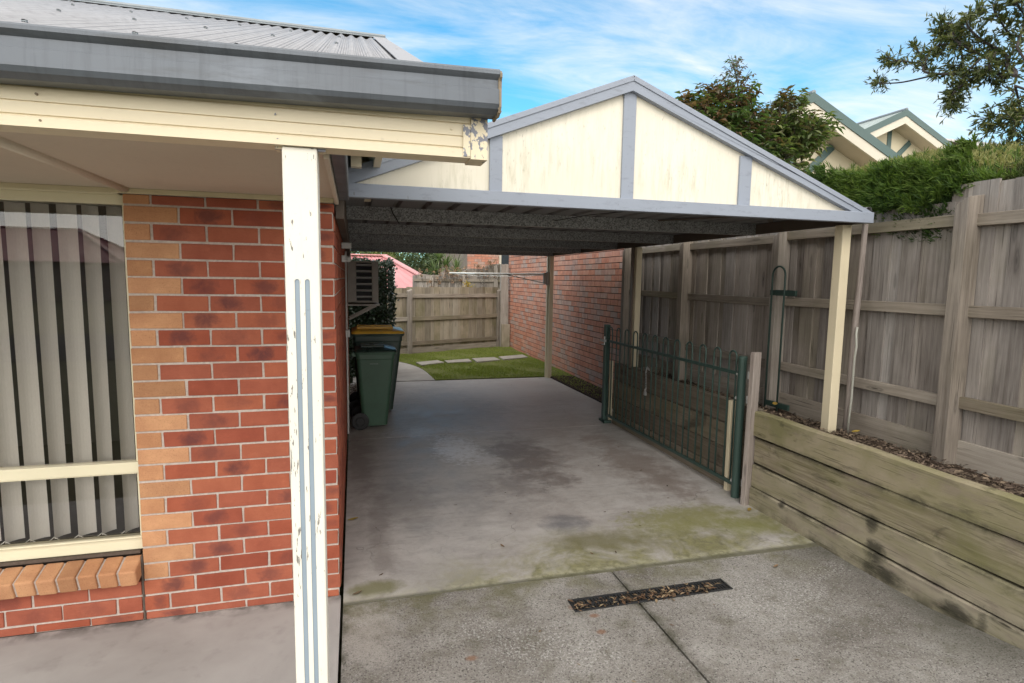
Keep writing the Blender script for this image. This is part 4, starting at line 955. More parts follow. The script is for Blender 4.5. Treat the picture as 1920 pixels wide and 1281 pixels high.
# ---------------------------------------------------------------- clothesline on its own post
clt = thing('clothesline', 'white fold-down clothesline frame fixed to the rear carport post', 'clothesline', (3.42,6.66,1.72))
z = 1.875
q = MB(); q.box((3.415,6.625,1.68),(3.452,6.69,1.92)); q.prism([(6.63,1.90),(6.63,1.70),(6.665,1.70),(6.69,1.90)], 3.36, 3.412, axis=0); q.build('wall_bracket', M['line_grey'], clt, bevel=.003)
q = MB(); q.tube([(3.40,6.66,z),(2.2,7.05,z-.012)], .016, 8); q.build('arm', M['line_white'], clt)
q = MB(); q.tube([(3.36,9.0,z+.02),(2.10,9.35,z+.02)], .014, 8); q.build('arm', M['line_white'], clt)
q = MB(); q.tube([(2.2,7.05,z-.010),(2.12,9.35,z+.02)], .014, 8); q.build('front_bar', M['line_white'], clt)
q = MB(); q.tube([(3.39,6.66,z),(3.36,9.0,z+.02)], .014, 8); q.build('rear_bar', M['line_white'], clt)
q = MB(); q.tube([(3.40,6.66,1.71),(2.75,6.88,z-.02)], .009, 6); q.build('strut', M['line_grey'], clt)
for i in range(6):
    t_ = (i+.5)/6; p0 = Vector((3.40,6.66,z)).lerp(Vector((2.2,7.05,z-.012)), t_); p1 = Vector((3.36,9.0,z+.02)).lerp(Vector((2.10,9.35,z+.02)), t_)
    q = MB(); q.tube([p0.lerp(p1, k/8) - Vector((0,0,.05*4*(k/8)*(1-k/8))) for k in range(9)], .003, 5); q.build('line', M['line_white'], clt)
q = MB()
for k in range(9):
    x, y = U(2.3, 3.2), 6.95; y = 6.66+(3.4-x)*.325; ln = U(.08, .22); pts = [(x+.02*math.sin(j*1.3+k)*j*.4, y+U(-.01,.01), z-.01-ln*j/5) for j in range(6)]; q = MB(); q.tube(pts, .003, 4); q.build('loose_cord', M['line_white'], clt)

# ---------------------------------------------------------------- drain
dr = thing('channel_drain', 'long black channel drain grate set in the driveway, half full of dead leaves', 'drain', (1.705,-.405,0))
q = MB(); q.box((DX0+.002,DY0+.002,-.004),(DX1-.002,DY0+.014,.0035)); q.box((DX0+.002,DY1-.014,-.004),(DX1-.002,DY1-.002,.0035)); q.box((DX0+.002,DY0+.0145,-.004),(DX0+.012,DY1-.0145,.0035)); q.box((DX1-.012,DY0+.0145,-.004),(DX1-.002,DY1-.0145,.0035)); q.build('frame', M['grate'], dr)
q = MB(); x = DX0+.022
while x < DX1-.02: q.box((x,DY0+.0145,-.006),(x+.009,DY1-.0145,.0005)); x += .0185
q.box((DX0+.013,-.411,-.007),(DX1-.013,-.401,.0015)); q.build('grate', M['grate'], dr)
q = MB(); q.box((DX0,DY0,-.12),(DX1,DY1,-.06)); q.build('channel', M['soil'], dr)
q = MB(); rs = random.Random(4)
for k in range(520):
    x = rs.uniform(DX0+.005, DX1-.01); e = math.exp(-((x-1.68)/.28)**2)+.35*math.exp(-((x-1.24)/.05)**2)+.5*math.exp(-((x-1.95)/.12)**2)
    if rs.random() > .05+.7*e: continue
    y = rs.gauss(-.430, .022); a = rs.uniform(0, 6.28); ln = rs.uniform(.012, .042)
    q.leaf((x,y,.003+rs.random()*.016), (math.cos(a),math.sin(a),rs.uniform(-.2,.3)), Vector((rs.uniform(-.5,.5),rs.uniform(-.5,.5),1)), ln, ln*rs.uniform(.15,.5), (rs.random(),rs.random()), .2)
o = q.build('leaf_litter', M['leaf_dry']); tag(o, 'brown dead leaf litter caught on the channel drain', 'leaf litter', kind='stuff')

# fallen leaves on the concrete, one by one
def fallen(p, yaw, ln, wd, mat, label, group=None):
    q = MB(); d_ = Vector((math.cos(yaw), math.sin(yaw), 0)); s_ = Vector((-d_.y, d_.x, 0)); p = Vector(p); N_ = 6; row = []
    for k in range(N_+1):
        t_ = k/N_; w_ = wd*math.sin(math.pi*min(1, t_*.96+.02))**.8; c = p + d_*ln*(t_-.5) + Vector((0,0,.004+.012*abs(t_-.45)*ln/.06))
        row.append((c-s_*w_/2+Vector((0,0,.25*w_)), c, c+s_*w_/2+Vector((0,0,.2*w_))))
    r_ = (rr(), rr())
    for a, b in zip(row, row[1:]):
        q.face([a[0],b[0],b[1],a[1]], None, r_); q.face([a[1],b[1],b[2],a[2]], None, r_)
    o = q.build('fallen_leaf', mat, at=p); return tag(o, label, 'leaf', group)
fallen((.06,1.02,.002), .3, .085, .035, M['leaf_yellow'], 'yellow-brown fallen leaf against the foot of the side wall')
fallen((.085,-.01,.002), .5, .06, .022, M['leaf_dry'], 'dark fallen leaf on the slab by the wall corner')
fallen((1.02,.36,.002), 1.9, .05, .014, M['leaf_dry'], 'curled dark leaf on the mossy edge of the carport slab')
fallen((2.62,-.31,.002), .4, .055, .020, M['leaf_dry'], 'dark leaf on the driveway between the drain and the sleepers')
fallen((3.60,.10,.70), .2, .09, .04, M['leaf_yellow'], 'yellow leaf on the mulch at the foot of the bark pole')
fallen((3.42,.73,.775), .9, .12, .04, M['leaf_yellow'], 'yellow-green leaf lying on top of the far end of the sleeper wall')
fallen((3.05,.50,.002), .8, .07, .03, M['leaf_yellow'], 'yellow leaf on the slab below the short timber post')
rs = random.Random(12)
for k in range(46):
    if k < 30: x, y = rs.uniform(.2, 2.9), rs.uniform(.05, 3.0); 
    else: x, y = rs.uniform(.2, 2.9), rs.uniform(-1.2, -.55) if k % 2 else rs.uniform(3.3, 6.3)
    fallen((x,y,.002), rs.uniform(0,6.28), rs.uniform(.014,.036), rs.uniform(.004,.010), M['leaf_dry'], 'tiny dark dead leaf lying loose on the concrete', 'tiny dead leaves scattered on the concrete')

# ---------------------------------------------------------------- pavers, grass, mulch
for i, (cs_, lb) in enumerate([([(1.302,8.68),(1.779,8.907),(1.877,8.584),(1.378,8.258)], 'square stepping stone in the grass nearest the curved path'), ([(1.915,8.833),(2.468,9.009),(2.465,8.613),(1.936,8.5)], 'second square stepping stone in the grass out from the curved path'),
                         ([(2.558,9.077),(3.088,9.188),(3.121,8.768),(2.562,8.546)], 'third square stepping stone in the grass out from the curved path'), ([(3.204,9.256),(3.845,9.514),(3.835,9.069),(3.208,8.807)], 'square stepping stone in the grass nearest the neighbouring brick wall')]):
    q = MB(); q.prism([tuple(p) for p in cs_[::-1]], .0, .046); c = [sum(p[k] for p in cs_)/4 for k in (0, 1)]
    tag(q.build('stepping_stone', M['paver'], at=(c[0],c[1],.0), bevel=.006), lb, 'paver', 'stepping stones across the lawn')
rs = random.Random(21); q = MB(); pex = [(p.x, p.y) for p in pe]
def path_x(y):
    for (ax, ay), (bx_, by) in zip(pex, pex[1:]):
        if ay <= y <= by: return ax+(bx_-ax)*(y-ay)/(by-ay)
    return 1.43 if y < 7 else -.4
from math import sin, cos, pi
stones = [[(1.302,8.68),(1.779,8.907),(1.877,8.584),(1.378,8.258)], [(1.915,8.833),(2.468,9.009),(2.465,8.613),(1.936,8.5)], [(2.558,9.077),(3.088,9.188),(3.121,8.768),(2.562,8.546)], [(3.204,9.256),(3.845,9.514),(3.835,9.069),(3.208,8.807)]]
def inside(x, y, poly):
    r = False
    for (x0, y0), (x1, y1) in zip(poly, poly[1:]+poly[:1]):
        if (y0 > y) != (y1 > y) and x < (x1-x0)*(y-y0)/(y1-y0)+x0: r = not r
    return r
cnt = 0
while cnt < 26000:
    y = rs.uniform(6.70, 11.4); x = rs.uniform(-.3, 3.98)
    if y < 9.42 and x < path_x(y)+.005: continue
    if any(inside(x, y, s_) for s_ in stones): continue
    if y > 9.6 + .4726*(x+.0)+.05: continue
    cl_ = sin(x*3.1+y*1.7)+sin(y*4.3-x*2.2)+sin(x*7+y*5)
    if rs.random() > .55+.2*cl_: continue
    a = rs.uniform(0, 2*pi); ln = rs.uniform(.022, .055)*(1+.12*cl_); t_ = rs.uniform(.3, 1.0)
    q.leaf((x,y,.012), (cos(a)*t_, sin(a)*t_, 1), Vector((sin(a), -cos(a), .2)), ln, .009, (min(1, max(0, rs.gauss(.42+.07*cl_, .22))), rs.random()), .1, .25); cnt += 1
for k in range(1500):                                                  # sparse tufts in the strip by the brick wall
    y = rs.uniform(4.4, 6.7); x = rs.uniform(3.56, 3.97)
    if rs.random() > (y-4.2)/2.4: continue
    a = rs.uniform(0, 2*pi); q.leaf((x,y,.012), (cos(a)*.6, sin(a)*.6, 1), Vector((sin(a), -cos(a), .2)), rs.uniform(.02,.05), .009, (rs.random(), rs.random()), .1, .25)
tag(q.build('grass', M['grass']), 'short green lawn grass growing behind the carport slab', 'grass', kind='stuff')
q = MB()
for k in range(9000):
    y = rs.uniform(-3.3, 3.2) if k % 3 else rs.uniform(-1.5, .9)
    x0 = wallx(y)+.02; x = rs.uniform(x0, 3.86)
    if x0 > 3.84: continue
    a = rs.uniform(0, 2*pi); ln = rs.uniform(.012, .055); tl = rs.uniform(-.45, .45)
    q.leaf((x,y,bedz(x,y)+rs.uniform(-.004,.022)), (cos(a), sin(a), tl), Vector((rs.uniform(-.6,.6), rs.uniform(-.6,.6), 1)), ln, ln*rs.uniform(.18,.5), (rs.random(), rs.random()), .12)
for k in range(1600):
    y = rs.uniform(3.4, 6.6); x = rs.uniform(3.55, 3.97); a = rs.uniform(0, 2*pi); ln = rs.uniform(.012, .045)
    q.leaf((x,y,.02+rs.random()*.012), (cos(a), sin(a), rs.uniform(-.3,.4)), Vector((rs.uniform(-.6,.6), rs.uniform(-.6,.6), 1)), ln, ln*rs.uniform(.2,.5), (rs.random(), rs.random()), .12)
for k in range(700):
    y = rs.uniform(5.0, 6.6); x = rs.uniform(.012, .16); a = rs.uniform(0, 2*pi); ln = rs.uniform(.012, .05)
    q.leaf((x,y,.004+rs.random()*.012), (cos(a), sin(a), rs.uniform(-.3,.4)), Vector((rs.uniform(-.6,.6), rs.uniform(-.6,.6), 1)), ln, ln*rs.uniform(.2,.5), (rs.random(), rs.random()), .12)
tag(q.build('mulch', M['mulch']), 'dark bark mulch and leaf bits along the foot of the fence', 'mulch', kind='stuff')

# ---------------------------------------------------------------- neighbouring buildings
nb = thing('neighbour_house', 'red brick house with cream gable and grey-green trim beside the carport', 'house', (6.4,7.8,0))
q = MB(); P_, G_ = .0945, .262; z = -.12; k = 0
while z < 3.0:
    y = 4.13 - (G_/2 if k % 2 else 0)
    while y < 11.42:
        y0, y1 = max(y, 4.13), min(y+G_-.012, 11.42)
        if y1 - y0 > .03: q.box((3.990+U(-.0015,.0015), y0, z+.005), (4.05, y1, z+P_-.007), 1, norm=True, rnd=(rr(), rr()))
        y += G_
    z += P_; k += 1
wl = q.build('brick_wall', M['brick_n'], nb)
q = MB(); q.box((3.999,4.135,-.12),(4.2,11.41,3.02)); q.build('mortar', M['mortar_dark'], wl)
q = MB(); q.box((4.201,4.36,.3),(8.8,4.5,3.05)); q.box((4.201,11.2,-.1),(8.8,11.40,3.05)); q.box((8.8,4.36,-.1),(8.95,11.4,3.05)); q.build('end_wall', M['cream_wall'], nb)
def gable_front(parent, ax, az, yf, hw, pitch, back, wallm, roofm, ov=.36, brace=True):
    sl2 = math.tan(pitch)
    zl = az - hw*sl2
    q = MB(); q.prism([(ax-hw+.12,zl-.14),(ax+hw-.12,zl-.14),(ax,az-.20)], yf+ov, yf+ov+.1, axis=1); q.build('gable_wall', wallm, parent)
    for s in (-1, 1):
        e = Vector((ax+s*hw, 0, zl)); a_ = Vector((ax, 0, az)); d_ = (e-a_); L = d_.length; d_.normalize(); nn = Vector((-d_.z*s, 0, d_.x*s)); nn = nn if nn.z > 0 else -nn
        m0 = (a_+e)/2
        # corrugated sheet
        q = MB(); N_ = int((back-yf)/.0095); yy = yf-.012; prv = None; npts = min(N_, 500); st = (back-yf)/npts
        for j in range(npts+1):
            y = yf-.02 + st*j; h = .009*math.cos((y-yf)/.076*2*pi) + .012
            cur = (Vector((ax,y,az))+nn*h, Vector((e.x,y,e.z))+nn*h)
            if prv: q.face([prv[0], prv[1], cur[1], cur[0]] if s < 0 else [prv[0], cur[0], cur[1], prv[1]])
            prv = cur
        o = q.build('roof_sheet', roofm, parent, smooth=True); k2 = o.modifiers.new('s', 'SOLIDIFY'); k2.thickness = .002
        q = MB(); q.obox(Vector((m0.x,yf-.028+.0015*s,m0.z))-nn*.035-d_*.01, d_*(L/2+.01), (0,.006,0), nn*.062); q.build('barge_flashing', M['green_trim'], parent)
        q = MB(); q.obox(Vector((m0.x,yf+.002*s,m0.z))-nn*.165-d_*.03, d_*(L/2+.01), (0,.018,0), nn*.075); q.build('barge_board', M['cream_board'], parent)
        q = MB(); q.obox(Vector((m0.x,yf+ov/2+.02,m0.z+.001*s))-nn*.215-d_*.06, d_*(L/2+.03), (0,ov/2-.003,0), nn*.008); q.build('soffit', M['soffit'], parent)
        if brace:
            bz = az-.30-hw*.52*sl2; q = MB(); q.obox(Vector((ax+s*hw*.13,yf+ov-.017,bz-.08)), Vector((s*.72,0,.69)).normalized()*hw*.30*0+Vector((s*.25,0,.235))*(hw/2.4)*1.6, (0,.014,0), Vector((-.69*s,0,.72))*.055); q.build('brace', M['green_trim'], parent)
    if brace:
        q = MB(); q.box((ax-.055,yf+ov-.018,az-1.3),(ax+.055,yf+ov-.0015,az-.30)); q.build('king_post', M['green_trim'], parent)
    q = MB(); q.tube([(ax,yf-.03,az+.03),(ax,back,az+.03)], .035, 8); q.build('ridge_cap', M['ridge'], parent)
gable_front(nb, 6.50, 4.48, 4.0, 2.50, math.atan(.466), 11.4, M['cream_wall'], M['roof_green'])
nb2 = thing('gable_house', 'further cream gabled house with grey-green roof rising above the hedge', 'house', (11.6,10,.58))
q = MB(); q.box((9.75,7.37,.5),(13.45,13.5,4.55)); q.build('wall', M['cream_wall'], nb2)
gable_front(nb2, 11.62, 5.51, 7.0, 1.95, math.atan(.462), 13.6, M['cream_wall'], M['roof_green'])
nb3 = thing('pale_roof_house', 'distant house with pale corrugated roof at the end of the hedge', 'house', (23,13,.58))
q = MB(); q.box((20.4,10.6,.5),(27.6,16,5.7)); q.build('wall', M['cream_wall'], nb3)
q = MB(); N_ = 160
for j in range(N_):
    x0, x1 = 19.6+j*.05, 19.65+j*.05; h0, h1 = .02*math.cos(j*1.05), .02*math.cos((j+1)*1.05)
    q.face([(x0,10.2,5.80+h0),(x1,10.2,5.80+h1),(x1,13.2,7.0+h1),(x0,13.2,7.0+h0)]); q.face([(x0,13.2,7.0+h0),(x1,13.2,7.0+h1),(x1,16.4,5.80+h1),(x0,16.4,5.80+h0)])
o = q.build('roof_sheet', M['roof_pale'], nb3, smooth=True); q = MB(); q.box((19.6,10.12,5.68),(27.6,10.2,5.80)); q.build('gutter', M['cream_board'], nb3)
# brick house further back with a dark window
nb4 = thing('rear_brick_house', 'distant orange brick house with a narrow dark window behind the back fence', 'house', (6.2,18,0))
q = MB(); z = .8; k = 0
while z < 3.4:
    x = 3.78 - (.12 if k % 2 else 0)
    while x < 6.2: q.box((max(x,3.78),16.0,z+.004),(x+.23,16.09,z+.080),0,norm=True,rnd=(rr(),rr())); x += .24
    z += .086; k += 1
q.build('brick_wall', M['brick_n'], nb4); q = MB(); q.box((3.785,16.008,.0),(9,22,3.4)); q.build('wall_core', M['mortar_pale'], nb4)
q = MB(); q.box((4.86,15.93,1.2),(5.42,15.998,3.3)); w4 = q.build('window', M['cream_board'], nb4); q = MB(); q.box((4.93,15.92,1.26),(5.30,15.9295,3.24)); q.build('glass_pane', M['dark_window'], w4)
q = MB(); q.prism([(3.5,3.4),(9.3,3.4),(6.4,4.9)], 15.6, 22.4, axis=1); q.build('roof', M['roof_pink'], nb4)
# pink roofed house behind the rear fence
def hip_roof_house(name, label, cx, cy, hx, hy, ze, zr, ground=-.5):
    h = thing(name, label, 'house', (cx,cy,ground)); q = MB(); q.box((cx-hx+.45,cy-hy+.45,ground),(cx+hx-.45,cy+hy-.45,ze)); q.build('wall', M['brick_n'], h)
    rl = max(0, hx-hy)*.0 + hx*.35
    A = [(cx-hx,cy-hy,ze),(cx+hx,cy-hy,ze),(cx+hx,cy+hy,ze),(cx-hx,cy+hy,ze)]; r0, r1 = (cx-rl,cy,zr), (cx+rl,cy,zr); q = MB()
    def corr(e0, e1, t0, t1, n=70):
        e0, e1, t0, t1 = map(Vector, (e0, e1, t0, t1)); nn = (e1-e0).cross(t0-e0).normalized()
        for j in range(n):
            a, b = j/n, (j+1)/n; ha, hb = .025*math.cos(j*pi*.5), .025*math.cos((j+1)*pi*.5)
            q.face([e0.lerp(e1,a)+nn*ha, e0.lerp(e1,b)+nn*hb, t0.lerp(t1,b)+nn*hb, t0.lerp(t1,a)+nn*ha])
    corr(A[0], A[1], r0, r1); corr(A[1], A[2], r1, r1, 40); corr(A[2], A[3], r1, r0); corr(A[3], A[0], r0, r0, 40)
    rf = q.build('roof', M['roof_pink'], h); q = MB()
    q.bar(Vector(r0)+Vector((0,0,.06)), Vector(r1)+Vector((0,0,.06)), .32, .05); cap = q.build('ridge_cap', M['roof_pink_cap'], rf)
    for c, r in ((A[0],r0),(A[1],r1),(A[2],r1),(A[3],r0)):
        q = MB(); q.bar(Vector(c)+Vector((0,0,.07)), Vector(r)+Vector((0,0,.07)), .34, .06); q.build('hip_cap', M['roof_pink_cap'], rf)
    q = MB(); q.box((cx-hx,cy-hy-.08,ze-.14),(cx+hx,cy-hy,ze)); q.build('gutter', M['cream_board'], h)
    return h
hip_roof_house('pink_roof_house', 'house with low pink corrugated roof just behind the rear paling fence', .1, 24.6, 3.9, 2.9, 1.20, 2.75)
hip_roof_house('pink_roof_house', 'further pink roofed house showing above the ivy hedge', -3.6, 33.5, 4.6, 3.5, 2.0, 4.1)
q = MB(); q.tube([(1.72,21.9,1.2),(1.72,21.9,2.15)], .06, 8); q.box((1.64,21.82,2.15),(1.80,21.98,2.22)); tag(q.build('vent_pipe', M['white_plastic'], at=(1.72,21.9,1.2)), 'white vent pipe standing by the pink roof behind the rear fence', 'pipe')

# ---------------------------------------------------------------- plants
def rvec(rs): 
    while True:
        v = Vector((rs.uniform(-1,1), rs.uniform(-1,1), rs.uniform(-1,1)))
        if .05 < v.length < 1: return v.normalized()
def sm(x, y, z): return .5+.25*(sin(x*1.9+z*1.3)+sin(y*2.3-z*1.7+x*.7)*.7+sin(x*4.1+y*3.7+z*4.9)*.4)
# conifer hedge over the fence
hg = thing('conifer_hedge', 'bright green clipped conifer hedge bulging over the top of the side fence', 'hedge', (4.75,.2,.58))
rs = random.Random(31)
def lerp_tab(t, tab):
    if t <= tab[0][0]: return tab[0][1]
    for (a, va), (b, vb) in zip(tab, tab[1:]):
        if t <= b: return va+(vb-va)*(t-a)/(b-a)
    return tab[-1][1]
def hedge_top(x, y):
    z = lerp_tab(y, [(-2.6,2.50),(-1.2,2.56),(-.42,2.60),(.0,2.68),(.4,2.74),(1.2,2.76),(1.55,2.68),(1.8,2.42)])
    if x < 4.30: z -= .30*((4.30-x)/.42)**2.2
    else: z += .17*min(1, (x-4.30)/.7) - .5*max(0, x-5.25)**1.5
    return z + .05*(sm(x*2.5, y*2.5, 3)-.5)
def hedge_front(y, z): return 3.93 + .05*sin(y*3.1+z*2) + .03*sin(y*8)
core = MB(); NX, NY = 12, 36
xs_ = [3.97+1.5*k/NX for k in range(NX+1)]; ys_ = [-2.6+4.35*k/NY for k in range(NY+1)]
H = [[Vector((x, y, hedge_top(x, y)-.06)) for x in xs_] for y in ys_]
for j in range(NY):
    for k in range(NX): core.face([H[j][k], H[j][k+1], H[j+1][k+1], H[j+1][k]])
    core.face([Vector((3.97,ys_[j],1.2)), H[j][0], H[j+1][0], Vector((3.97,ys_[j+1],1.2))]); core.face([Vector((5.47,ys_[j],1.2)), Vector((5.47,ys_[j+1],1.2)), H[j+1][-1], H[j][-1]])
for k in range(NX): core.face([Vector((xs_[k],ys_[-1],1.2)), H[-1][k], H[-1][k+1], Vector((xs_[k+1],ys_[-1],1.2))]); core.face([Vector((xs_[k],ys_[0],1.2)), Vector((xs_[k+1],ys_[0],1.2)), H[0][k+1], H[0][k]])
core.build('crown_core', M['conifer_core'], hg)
q = MB(); qt = MB(); qd = MB()
def spray(mb, p, n_, rs, tone, ln=.085, k=11, drop=.0, spread=.5):
    ax = (n_*.9 + Vector((0,0,.45-drop)) + rvec(rs)*.5).normalized()
    for j in range(k):
        d_ = (ax + rvec(rs)*spread).normalized(); s_ = p + ax*rs.uniform(-.03, ln*.6)
        mb.leaf(s_, d_, rvec(rs), rs.uniform(.5, 1.15)*ln, rs.uniform(.0045, .0085), (min(1, max(0, tone+rs.gauss(0,.16))), rs.random()), .2)
for k in range(5200):                                                  # top face
    x, y = rs.uniform(3.97, 5.2)**1., rs.uniform(-2.2, 1.78)
    if rs.random() < (x-4.0)*.45: continue
    z = hedge_top(x, y); nn = Vector((-.6 if x < 4.25 else -.1, .0, 1)).normalized(); t_ = sm(x*2.2, y*2.2, 1.5)
    p = Vector((x,y,z-.035+rs.uniform(-.03,.02)))
    if x > 4.12 and y > -.55 and rs.random() < .8: spray(qt, p, nn, rs, .25+.5*t_, .045, 13, spread=.7)
    elif y < -.45+.15*sin(y*9) and rs.random() < .75: spray(qd, p, nn, rs, t_-.15, .05, 13, spread=.8)
    else: spray(q, p, nn, rs, (t_-.32)*1.2, rs.uniform(.04, .07), 14)
for k in range(4200):                                                  # face towards the fence
    y = rs.uniform(-2.2, 1.8); zt = hedge_top(4.0, y); z = zt - rs.random()**1.4*.45; x = hedge_front(y, z) + .25*max(0, z-zt+.12) + rs.uniform(-.02,.05)
    if z < 2.34 and not -.26 < y < 1.3: continue
    t_ = sm(y*3.1, z*3.7, x)
    if y < -.35+.12*sin(z*20) and rs.random() < .7: spray(qd, Vector((max(x,3.93),y,max(z,2.40))), Vector((-.8,rs.uniform(-.2,.2),.3)), rs, t_-.1, .05, 12, spread=.8)
    else: spray(q, Vector((x,y,z)), Vector((-.9,rs.uniform(-.3,.3),.25)), rs, (t_-.28)*1.25, rs.uniform(.05,.085), 14, .1)
for k in range(2300):                                                  # the part hanging over the palings
    y = rs.uniform(-.30, 1.3); e = (y-.1)/1.2; zb = 2.285 + .13*max(0, e) + .45*max(0, -y) + .035*sin(y*9) + .025*sin(y*23); z = zb + (rs.random()**1.2)*.32
    x = 3.80 + .10*(z-zb)/.3*.6 - .03*sin(y*7) + rs.uniform(0, .09)
    spray(q, Vector((x,y,z)), Vector((-.8,rs.uniform(-.35,.35),.0)), rs, .30+.75*(sm(y*4.3,z*5,2)-.4), rs.uniform(.045,.075), 14, .10)
qd.build('brown_patch', M['conifer_brown'], hg)
q.build('foliage', M['conifer'], hg); qt.build('clipped_top', M['conifer_top'], hg)
q = MB()
for y in (-2.2, -1.3, -.4, .5, 1.2): q.tube([(4.7,y,.5),(4.72,y+.03,1.3),(4.70,y,1.9)], [.05,.04,.03], 7)
q.build('stems', M['bark'], hg)
for (a, b) in (((3.84,.60,2.36),(3.82,.75,2.29)), ((3.86,-.32,2.46),(3.84,-.50,2.49))): pass

def branch_tree(th, trunk_pts, tr, rs, limbs, twm, leafm, leaf_fn, trunk_name='trunk'):
    q = MB(); q.tube(trunk_pts, tr, 9); q.build(trunk_name, M['bark'], th, smooth=True)
# broad leaved tree between carport and neighbour's gable
bt = thing('leafy_tree', 'bushy tree with drooping broad leaves and reddish tips behind the carport gable', 'tree', (4.95,3.0,.58))
rs = random.Random(8); tw = MB(); lf = MB(); lr = MB()
tw.tube([(4.95,3.0,.4),(4.93,2.98,1.4),(4.85,3.0,2.3),(4.75,3.02,2.9)], [.075,.065,.055,.045], 9)
lobes = [((3.95,2.95,3.38),.42,.34),((4.35,3.05,3.62),.46,.42),((4.55,2.95,3.95),.22,.24),((4.62,3.0,4.22),.09,.16),((3.62,2.95,3.45),.26,.20),((4.75,3.05,3.42),.42,.36),((5.05,2.9,3.15),.40,.34),((5.22,2.95,3.72),.22,.22),((5.32,2.9,3.92),.10,.12),((5.45,2.85,3.55),.26,.16),((5.65,2.85,3.66),.16,.12),((5.2,2.85,2.85),.30,.30),((4.5,3.0,3.2),.5,.4),((4.1,3.05,3.75),.16,.14)]
lobes = [((c[0]-.12, c[1], c[2]), r, q_) for c, r, q_ in lobes]
for (c, r, rz_) in lobes:
    c = Vector(c); b0 = Vector((4.80,3.0,2.7)); md = b0.lerp(c, .55)+Vector((rs.uniform(-.08,.08),rs.uniform(-.08,.08),.05)); tw.tube([b0, md, c], [.022,.015,.008], 6)
    for k in range(int(400*r*(r+rz_)/.34)+12):
        v = rvec(rs); f_ = rs.random()**.4; p = c + Vector((v.x*r, v.y*r, v.z*rz_))*f_
        e = (p-c).normalized() if (p-c).length > .01 else Vector((0,0,1)); d0 = (e+Vector((0,0,.35))+rvec(rs)*.5).normalized(); tipp = p + d0*.13
        if rs.random() < .5: tw.tube([p-d0*.05, p+d0*.05, tipp], [.004,.0035,.002], 4, cap=False)
        red = (p.z > 3.75 and rs.random() < .40) or (p.x < 4.75 and p.z > 3.35 and rs.random() < .22)
        small = p.z > 4.0 or (p.x < 3.75)
        for j in range(rs.randint(4, 7)):
            a = rs.uniform(0, 2*pi); d_ = (d0*.5 + Vector((cos(a),sin(a),rs.uniform(-.7,.25)))).normalized(); ln = rs.uniform(.065,.125) if not small else rs.uniform(.035,.065)
            tone = rs.random()*.65 if p.x < 4.9 else min(1, rs.random()*.8+.2)
            (lr if red else lf).leaf(p.lerp(tipp, rs.random()), d_, Vector((rs.uniform(-.4,.4),rs.uniform(-.4,.4),1)), ln, ln*rs.uniform(.36,.48), (tone, rs.random()), .12, rs.uniform(.1,.5))
tw.build('trunk', M['bark'], bt); lf.build('crown', M['leaf_broad'], bt); lr.build('reddish_tips', M['leaf_red'], bt)
# overhanging tree with narrow leaves at the right
ot = thing('overhanging_tree', 'overhanging branches of a tree with small narrow dark leaves against the sky', 'tree', (5.35,-.55,.58))
rs = random.Random(15); tw = MB(); lf = MB()
BR = {'b1':[[0.112, 3.319], [0.235, 3.429], [0.404, 3.549], [0.548, 3.701], [0.646, 3.812], [0.749, 3.948], [0.838, 4.003]],
'b2':[[0.235, 3.429], [0.336, 3.578], [0.437, 3.705], [0.516, 3.854], [0.557, 3.981]], 'b3':[[0.246, 3.362], [0.462, 3.486], [0.688, 3.522], [0.851, 3.595], [0.965, 3.754], [1.105, 3.895]],
'b3c':[[0.961, 3.712], [1.117, 3.775], [1.245, 3.851]], 'b3b':[[0.851, 3.595], [1.124, 3.6], [1.274, 3.625], [1.367, 3.665]], 'b4':[[0.462, 3.486], [0.536, 3.379], [0.606, 3.296], [0.682, 3.259]],
'b5':[[0.221, 3.284], [0.241, 3.228], [0.4, 3.136]], 'b6':[[0.105, 3.248], [0.167, 3.154], [0.202, 3.093], [0.312, 3.072]], 'b6b':[[0.144, 3.173], [0.123, 3.046], [0.224, 2.965]],
'b7':[[0.241, 3.483], [0.276, 3.627], [0.285, 3.762], [0.315, 3.897], [.30, 4.1]], 'b8':[[0.133, 3.531], [0.211, 3.689], [0.197, 3.795], [0.166, 3.867], [.2, 4.1]],
'b9':[[0.548, 3.701], [0.711, 3.761], [0.814, 3.759]], 'b10':[[0.646, 3.812], [0.785, 3.895], [0.839, 3.906]], 'b11':[[.404,3.549],[.50,3.45],[.62,3.44],[.70,3.40]], 'b12':[[.336,3.578],[.30,3.45],[.36,3.36]],
'b13':[[.10,3.30],[.05,3.10],[.08,2.95],[.04,2.85]], 'b14':[[.05,3.45],[.02,3.7],[.08,3.95],[.0,4.1]], 'b15':[[.548,3.701],[.62,3.60],[.74,3.62]], 'b16':[[.05,3.25],[-.05,3.12],[-.02,2.98]]}
skip = {'b5'}
